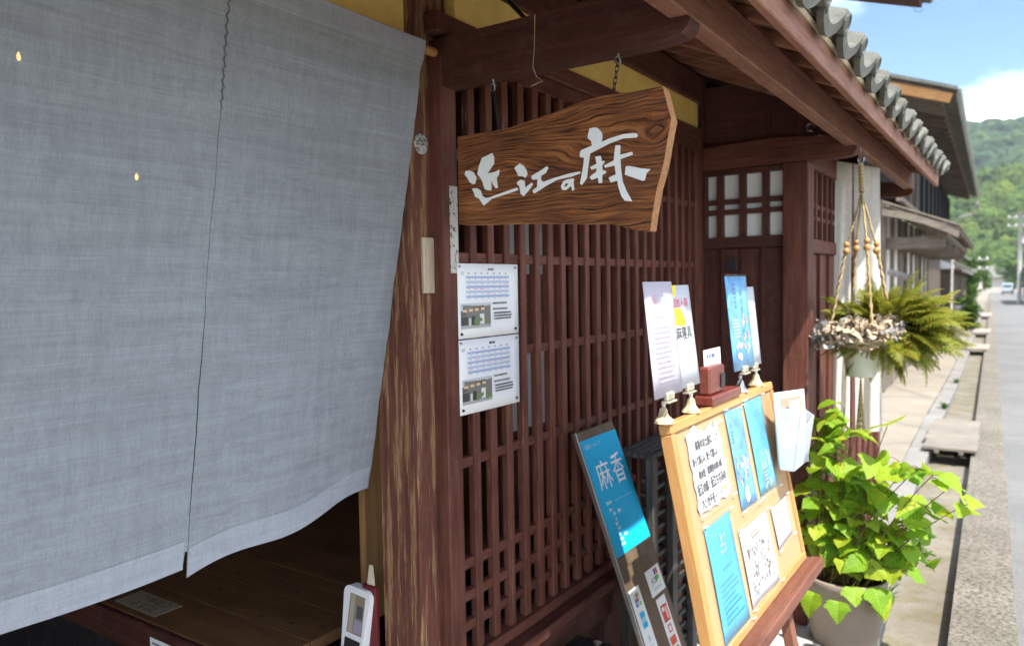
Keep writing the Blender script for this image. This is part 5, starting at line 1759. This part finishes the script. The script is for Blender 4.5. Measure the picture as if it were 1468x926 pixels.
# own axes: x to the street, y down the street, z up from its ground
def b2(name, par, e, mat, ch=0.004, rot=None):
    return box(name, par, e, mat, ch, rot)
for k_ in range(9):
    y = 0.0 + 1.06 * k_
    b2("wall_post", H2, (-0.12, 0.0, y, y + 0.14, 0, 2.62), "grey_wood_z")
for k_ in range(8):
    y = 0.0 + 1.06 * k_
    b2("wall_panel", H2, (-0.10, -0.05, y + 0.141, y + 1.059, 0.0, 2.60), "white_plaster" if k_ % 3 != 2 else "grey_wood_z")
    b2("skirting", H2, (-0.11, -0.02, y + 0.141, y + 1.059, 0.0, 0.8), "grey_wood_y")
for k_ in range(6):
    y = 0.12 + 1.75 * k_
    b2("lean_to_arm", H2, (0.001, 0.72, y, y + 0.10, 2.03, 2.17 if k_ else 2.20), "grey_wood_x")
b2("lean_to_plate", H2, (0.64, 0.76, -0.05, 9.4, 2.171, 2.27), "grey_wood_y")
LT = b2("lean_to_roof", H2, (-0.06, 0.92, -0.18, 9.5, 2.44, 2.47), "grey_wood_y", rot=(0, RAD(22), 0))
for k_ in range(26):                # overlapping roof boards laid down the slope
    y = -0.20 + 0.373 * k_
    o = b2("roof_board", H2, (-0.08, 0.94, y, y + 0.39, 2.485, 2.51), "grey_wood_x", 0.005, rot=(RAD(1.5 if k_ % 2 else -1.0), RAD(22 + 0.7 * math.sin(k_ * 2.1)), 0))
for k_ in range(3):
    o = b2("roof_batten", H2, (0.02 + 0.34 * k_, 0.07 + 0.34 * k_, -0.2, 9.5, 2.60 - 0.137 * k_, 2.63 - 0.137 * k_), "grey_wood_y", 0.004, rot=(0, RAD(22), 0))
V, Fc = prism_geo([(-0.02, 2.58), (0.20, 2.53), (0.50, 2.43), (0.80, 2.29), (0.90, 2.225), (0.89, 2.14), (0.78, 2.21), (0.48, 2.35), (0.20, 2.44), (-0.02, 2.49)], -0.235, -0.185)
mobj("verge_board", V, Fc, "grey_wood_x", H2)
# upper storey
b2("upper_wall", H2, (-0.25, 0.10, 0.3, 15.9, 2.85, 4.02), "black_wood")
b2("gable_wall", H2, (-4.6, -0.251, 0.25, 0.30, 0.0, 4.0), "black_wood")
b2("street_wall", H2, (-0.4, -0.14, 9.6, 15.9, 0.0, 2.85), "far_dark_wall")
b2("back_wall", H2, (-4.6, -4.5, 0.31, 15.9, 0.0, 4.0), "black_wood")
for k_ in range(12):
    y = 0.7 + 1.27 * k_
    b2("upper_post", H2, (0.101, 0.15, y, y + 0.11, 2.80, 4.0), "grey_wood_z" if k_ < 3 else "black_wood")
b2("upper_sill", H2, (0.101, 0.17, 0.3, 15.9, 2.72, 2.799), "grey_wood_y")
US = math.atan(0.36)
def ur(x):
    return 4.06 - 0.36 * (x - 0.80)
RL = 5.44 / math.cos(US)
xc = 0.64 - 2.72
R2 = b2("upper_roof", H2, (xc - RL / 2, xc + RL / 2, 0.0, 16.4, ur(xc), ur(xc) + 0.05), "grey_wood_y", 0.004, rot=(0, US, 0))
for k_ in range(30):
    y = 0.12 + 0.55 * k_
    xm = 0.08
    ln = 1.15
    o = b2("rafter", H2, (xm - ln / 2, xm + ln / 2, y, y + 0.07, ur(xm) - 0.10, ur(xm) - 0.022), "far_dark_wall" if k_ > 2 else "grey_wood_x", 0.004, rot=(0, US, 0))
V, Fc = prism_geo([(0.80, ur(0.80) + 0.0), (-1.6, ur(-1.6) + 0.0), (-1.6, ur(-1.6) - 0.16), (0.76, ur(0.76) - 0.13)], -0.06, -0.02)
mobj("verge_board", V, Fc, "verge_wood", H2)
V, Fc = prism_geo([(0.86, ur(0.86) + 0.10), (-1.6, ur(-1.6) + 0.12), (-1.6, ur(-1.6) + 0.055), (0.86, ur(0.86) + 0.055)], -0.12, 0.22)
mobj("verge_tiles", V, Fc, "roof_tile_clay", H2)
TM2 = tile_mesh(False)
TM3 = tile_mesh(True, 0.075, 0.05)
for k_ in range(65):
    o = bpy.data.objects.new("roof_tile", TM3)
    COL.objects.link(o); o.parent = H2
    o.location = (0.87, 0.02 + 0.2460 * k_, ur(0.87) + 0.085)
    o.rotation_euler = (0, US, 0)
for row in range(1, 4):
    for k_ in range(65):
        o = bpy.data.objects.new("roof_tile", TM2)
        COL.objects.link(o); o.parent = H2
        o.location = (0.84 - 0.25 * row, 0.02 + 0.2460 * k_, ur(0.84 - 0.25 * row) + 0.089)
        o.rotation_euler = (0, US, 0)
V, Fc = [], []
pth = [(0.84, 15.6, 3.90), (0.86, 16.0, 3.89), (0.86, 16.35, 3.88), (0.86, 16.4, 3.75), (0.80, 16.4, 3.62), (0.30, 16.35, 3.50), (0.16, 16.3, 3.30), (0.16, 16.3, 0.0)]
tube("rain_gutter", H2, pth, 0.035, "zinc", 10, (0, 0, 0))
tube("vent_pipe", H2, [(0.0, 0.42, 1.72), (0.18, 0.38, 1.66), (0.30, 0.36, 1.61)], 0.045, "zinc", 12, (0, 0, 0))

# ------------------------------------------------------------------ houses further down
def far_house(label, x, y, w, d, h, roof_h, wall, roof, over=0.5, rot=-1.62, ridge='y', sides=()):
    p = thing("far_house", label, "building", (x, y, zg(y) - 0.02), rot=(0, 0, RAD(-rot)), group="houses further down the street")
    box("wall", p, (-w, 0, 0, d, 0, h), wall, 0.01)
    if ridge == 'y':
        pts = [(over, h - 0.12), (-w / 2, h + roof_h), (-w - over, h - 0.12), (-w - over, h), (-w / 2, h + roof_h + 0.15), (over, h)]
        V, Fc = prism_geo(pts, -over, d + over)
    else:
        pts = [(-over, h - 0.12), (d / 2, h + roof_h), (d + over, h - 0.12), (d + over, h), (d / 2, h + roof_h + 0.15), (-over, h)]
        V, Fc = prism_geo(pts, -w - over, over)
        V = [(b_, a_, c_) for a_, b_, c_ in V]
        Fc = [f[::-1] for f in Fc]
    mobj("roof", V, Fc, roof, p)
    n = max(2, int(d / 2.2))
    for k_ in range(n):
        yy = 0.6 + k_ * (d - 0.8) / n
        wd = box("window", p, (0.002, 0.05, yy, yy + 1.0, 1.0, 1.9), "far_dark_wall", 0.01)
        box("pane", wd, (0.051, 0.055, yy + 0.06, yy + 0.94, 1.06, 1.84), "car_glass", 0.003)
    m = max(1, int(w / 2.5))
    for k_ in range(m):
        xx = -0.7 - k_ * (w - 0.6) / m
        wd = box("window", p, (xx - 1.0, xx, -0.05, -0.002, 1.1, 1.9), "far_dark_wall", 0.01)
        box("pane", wd, (xx - 0.94, xx - 0.06, -0.055, -0.051, 1.16, 1.84), "car_glass", 0.003)
    for k_ in range(max(2, int(d / 1.2))):
        yy = k_ * d / max(2, int(d / 1.2))
        box("post", p, (0.002, 0.07, yy, yy + 0.12, 0, h - 0.14), "grey_wood_z", 0.005)
    return p
far_house("low brown house with a jutting tiled eave beyond the timber house", -1.95, 29.0, 5, 8.5, 2.10, 1.3, "far_dark_wall", "roof_tile_clay", 0.55)
far_house("white-walled house past the low brown house on the left", -2.55, 39.0, 6, 9, 2.9, 1.4, "white_plaster", "roof_tile_clay", 0.4)
far_house("low tiled house near the utility pole on the left side", -3.1, 52.0, 6, 12, 2.3, 1.5, "far_dark_wall", "roof_tile_clay", 0.5)
far_house("small pale house among trees on the left, near the road's end", -4.3, 72.0, 7, 10, 2.6, 1.6, "far_wall", "roof_tile_clay", 0.5)
far_house("grey-roofed house closing the far end of the road", 0.6, 196.0, 12, 9, 3.4, 2.4, "far_wall", "roof_tile_clay", 0.7, ridge='x')
far_house("second grey-roofed house at the road's end, further right", 12.0, 205.0, 10, 9, 3.6, 2.4, "white_plaster", "roof_tile_clay", 0.7, ridge='x')
far_house("dark-walled house on the right side of the road", 5.2, 70.0, 4.6, 22, 3.0, 1.8, "far_dark_wall", "roof_tile_clay", 0.5)

# ------------------------------------------------------------------ trees and flower pots
def leafy(name, label, cat, x, y, h, rx, seed, leaf=0.10, count=2600, trunk=0.35, group=None, z=None, mat="tree_leaf"):
    r = random.Random(seed)
    z0 = zg(y) if z is None else z
    p = thing(name, label, cat, (x, y, z0), group=group)
    V, Fc = [], []
    tr = [Vector((0, 0, -0.05)), Vector((0.05 * h * r.uniform(-1, 1), 0, h * trunk)), Vector((0.06 * h * r.uniform(-1, 1), 0.04 * h, h * 0.8))]
    tube_geo(tr, [0.028 * h, 0.02 * h, 0.006 * h], 7, V, Fc)
    cl = []
    for k_ in range(13):
        a = r.uniform(0, 6.28); rr2 = rx * r.uniform(0.15, 0.8); zz = h * r.uniform(trunk * 0.9, 0.92)
        rr2 *= 1 - 0.5 * max(0, zz / h - 0.6) / 0.4
        c = Vector((rr2 * math.cos(a), rr2 * math.sin(a), zz))
        cl.append((c, rx * r.uniform(0.28, 0.5)))
        tube_geo([tr[1].lerp(tr[2], r.random()), c], [0.009 * h, 0.003 * h], 5, V, Fc)
    mobj("trunk", V, Fc, "bark", p, WL[p])
    V, Fc = [], []
    for _ in range(count):
        c, s = cl[r.randrange(len(cl))]
        u = Vector((r.gauss(0, 1), r.gauss(0, 1), r.gauss(0, 1))).normalized() * s * r.uniform(0.55, 1.05)
        q = c + u
        d = Vector((r.gauss(0, 1), r.gauss(0, 1), r.gauss(0, 0.5))).normalized() * leaf * r.uniform(0.6, 1.3)
        e = d.cross(Vector((r.gauss(0, 1), r.gauss(0, 1), r.gauss(0, 1) + 1))).normalized() * leaf * 0.42
        b = len(V)
        V += [q - d, q + e, q + d, q - e]
        Fc.append([b, b + 1, b + 2, b + 3])
    mobj("crown", V, Fc, mat, p, WL[p])
    return p
leafy("street_shrub", "dark green upright shrub in front of the low brown house", "shrub", -1.55, 29.5, 1.5, 0.40, 1, 0.07, 1700, 0.1)
leafy("street_shrub", "light green bush beyond the upright shrub on the left", "shrub", -1.95, 36.0, 1.1, 0.45, 2, 0.07, 1500, 0.1)
for i, (x, y, h, rx, lab) in enumerate(((-3.6, 62, 3.4, 1.4, "tree between the left-hand houses near the pole"), (-5.2, 88, 5.0, 2.2, "broad tree on the left before the road's end"),
                                        (-7.5, 150, 5.5, 2.8, "tree at the road's end, left of the van"), (-9.5, 170, 7.5, 3.6, "tall tree at the far left end of the road"),
                                        (-1.8, 185, 6.5, 3.2, "tree at the road's end directly behind the van"), (2.2, 120, 8.0, 2.4, "bright green tree on the right beside the utility pole"),
                                        (4.0, 188, 7.0, 3.5, "tree at the road's end behind the right-hand pole"))):
    leafy("tree", lab, "tree", x, y, h, rx, 20 + i, 0.22 if h < 6 else 0.30, 2600, 0.22, "trees down the street")
def flower_pot(label, x, y, mat, flower, s=1.0):
    z = zg(y)
    p = thing("flower_pot", label, "flower pot", (x, y, z), group="flower pots by the houses")
    V, Fc = lathe_geo([(0.0001, 0.0), (0.13 * s, 0.0), (0.19 * s, 0.27 * s), (0.21 * s, 0.28 * s), (0.21 * s, 0.33 * s), (0.18 * s, 0.33 * s), (0.0001, 0.30 * s)], 18)
    mobj("pot", V, Fc, mat, p, WL[p], True)
    r = random.Random(int(y * 10))
    for nm, mt, cnt, rz in (("foliage", "tree_leaf", 420, 0.0), ("flowers", "flower_petal" if flower else "lime_leaf", 140, 0.10)):
        V, Fc = [], []
        for _ in range(cnt):
            u = Vector((r.gauss(0, 1), r.gauss(0, 1), abs(r.gauss(0, 0.8)))).normalized() * r.uniform(0.08, 0.34) * s
            q = u + Vector((0, 0, (0.36 + rz) * s))
            d = Vector((r.gauss(0, 1), r.gauss(0, 1), r.gauss(0, 1))).normalized() * 0.05 * s
            e = d.cross(Vector((r.gauss(0, 1), r.gauss(0, 1), r.gauss(0, 1)))).normalized() * 0.025 * s
            b = len(V); V += [q - d, q + e, q + d, q - e]; Fc.append([b, b + 1, b + 2, b + 3])
        mobj(nm, V, Fc, mt, p, WL[p])
flower_pot("terracotta pot of pale purple flowers by the gutter slabs", -1.62, 30.6, "terracotta", True, 1.25)
flower_pot("terracotta pot of green foliage behind the purple flowers", -1.78, 33.2, "terracotta", False, 1.2)
flower_pot("dark pot of yellowish foliage by the wall of the low brown house", -1.95, 27.6, "black_plastic", False, 1.1)
flower_pot("small pot of leaves close to the gutter beyond the flowers", -1.75, 38.5, "zinc", False, 1.0)

# ------------------------------------------------------------------ poles, wires, van
def pole(label, x, y, h, r):
    p = thing("utility_pole", label, "utility pole", (x, y, zg(y)), group="utility poles")
    V, Fc = tube_geo([(0, 0, -0.1), (0, 0, h)], [r, r * 0.7], 12)
    mobj("shaft", V, Fc, "pole_concrete", p, WL[p], True)
    for z in (h - 0.5, h - 1.2):
        box("cross_arm", p, (x - 0.9, x + 0.9, y - 0.05, y + 0.05, zg(y) + z, zg(y) + z + 0.09), "zinc", 0.01)
        for q in (-0.8, -0.3, 0.3, 0.8):
            V, Fc = lathe_geo([(0.0001, 0.0), (0.05, 0.0), (0.06, 0.06), (0.03, 0.14), (0.0001, 0.15)], 8)
            mobj("insulator", V, Fc, "white_plastic", p, (x + q, y, zg(y) + z + 0.09), True)
    V, Fc = tube_geo([(0.28, -0.1, h - 2.6), (0.28, -0.1, h - 1.7)], 0.22, 12)
    mobj("transformer", V, Fc, "zinc", p, WL[p], True)
    return p
pole("concrete utility pole with cross arms on the right, by the van", -0.30, 76.0, 7.6, 0.17)
pole("distant utility pole on the left above the low roofs", -3.05, 66.0, 3.9, 0.13)
for i, (a, b, lab) in enumerate((((-0.30, 76, 6.6), (-40, 120, 8.5), "upper overhead wire running left from the tall pole"), ((-0.30, 76, 5.9), (-40, 120, 6.0), "lower overhead wire running left from the tall pole"),
                                 ((-0.30, 76, 6.6), (14, 60, 7.2), "overhead wire running right from the tall pole"))):
    A, B = Vector(a), Vector(b)
    tag(tube("overhead_wire", None, [A.lerp(B, t / 10) - Vector((0, 0, 1.1 * math.sin(math.pi * t / 10))) for t in range(11)], 0.03, "wire", 5), lab, "wire", "overhead wires")
vy = 150.0
VN = thing("small_van", "pale blue-white small van far down the road", "van", (-2.25, vy, zg(vy)))
def vb(name, e, mat, ch=0.05):
    x0_, x1_, y0_, y1_, z0_, z1_ = e
    return box(name, VN, (x0_ - 2.25, x1_ - 2.25, y0_ + vy, y1_ + vy, z0_ + zg(vy), z1_ + zg(vy)), mat, ch)
pr = [(0.0, 0.35), (0.0, 1.05), (0.10, 1.80), (0.35, 1.90), (2.5, 1.90), (2.95, 1.15), (3.35, 0.98), (3.38, 0.35)]
V, Fc = prism_geo(pr, -0.74, 0.74)
V = [(b_, a_, c_) for a_, b_, c_ in V]
body = mobj("body", V, [f[::-1] for f in Fc], "car_paint", VN, WL[VN])
vb("rear_window", (-0.58, 0.58, 0.02, 0.09, 1.10, 1.62), "car_glass", 0.02)
vb("bumper", (-0.74, 0.74, -0.10, -0.001, 0.30, 0.55), "black_plastic", 0.03)
for s in (-1, 1):
    vb("tail_lamp", (s * 0.66 - 0.06, s * 0.66 + 0.06, -0.03, -0.001, 0.62, 0.95), "red_lamp", 0.01)
    vb("side_window", (s * 0.745 - 0.006, s * 0.745 + 0.006, 0.5, 2.5, 1.15, 1.65), "car_glass", 0.004)
    for yy in (0.6, 2.7):
        V, Fc = tube_geo([(s * 0.58, yy, 0.28), (s * 0.75, yy, 0.28)], 0.28, 16)
        wl = mobj("wheel", V, Fc, "rubber", VN, WL[VN])
        V, Fc = tube_geo([(s * 0.74, yy, 0.28), (s * 0.765, yy, 0.28)], 0.16, 12)
        mobj("rim", V, Fc, "steel", wl, WL[VN])

# ------------------------------------------------------------------ weeds along the gutter
rw = random.Random(19)
for i, (y, side, lab) in enumerate(((3.95, 0, "tuft of weeds at the gutter edge beside the taupe pot"), (5.1, 1, "small weed growing in the gutter past the big pot"), (6.6, 0, "weed tuft by the kerb before the plank cover"), (10.6, 0, "weed tuft by the kerb just past the plank cover"), (13.5, 0, "weed tuft by the kerb half way to the stone slabs"))):
    x = xl(y) - 0.02 if side == 0 else xl(y) + 0.06
    z = zg(y) - (0.105 if side else 0.0)
    V, Fc = [], []
    for _ in range(34):
        a = rw.uniform(0, 6.28); h_ = rw.uniform(0.03, 0.10); l_ = rw.uniform(0.01, 0.05)
        d = Vector((math.cos(a), math.sin(a), 0)); w2 = Vector((-d.y, d.x, 0)) * rw.uniform(0.004, 0.010)
        p0 = d * 0.01; b = len(V)
        V += [p0 - w2, p0 + w2, p0 + d * l_ + w2 + Vector((0, 0, h_ * 0.7)), p0 + d * l_ - w2 + Vector((0, 0, h_ * 0.7)), p0 + d * l_ * 1.9 + Vector((0, 0, h_))]
        Fc += [[b, b + 1, b + 2, b + 3], [b + 3, b + 2, b + 4]]
    tag(mobj("weed", V, Fc, "tree_leaf", None, (x, y, z)), lab, "weed", "weeds along the gutter")

# ------------------------------------------------------------------ summer haze
me = box_mesh(1840, 1620, 190, "earth", 0.01).copy()
me.materials.clear()
hm = bpy.data.materials.new("haze_air")
hm.use_nodes = True
for n in list(hm.node_tree.nodes):
    hm.node_tree.nodes.remove(n)
ho = hm.node_tree.nodes.new("ShaderNodeOutputMaterial")
hv = hm.node_tree.nodes.new("ShaderNodeVolumePrincipled")
hv.inputs['Density'].default_value = 0.00022
hv.inputs['Color'].default_value = (0.80, 0.90, 1.0, 1)
hv.inputs['Anisotropy'].default_value = 0.2
hm.node_tree.links.new(hv.outputs[0], ho.inputs['Volume'])
me.materials.append(hm)
hz = bpy.data.objects.new("haze", me)
COL.objects.link(hz)
hz.location = (0, 715, 70)
hz["kind"] = "stuff"
tag(hz, "thin pale blue summer haze over the valley", "haze")
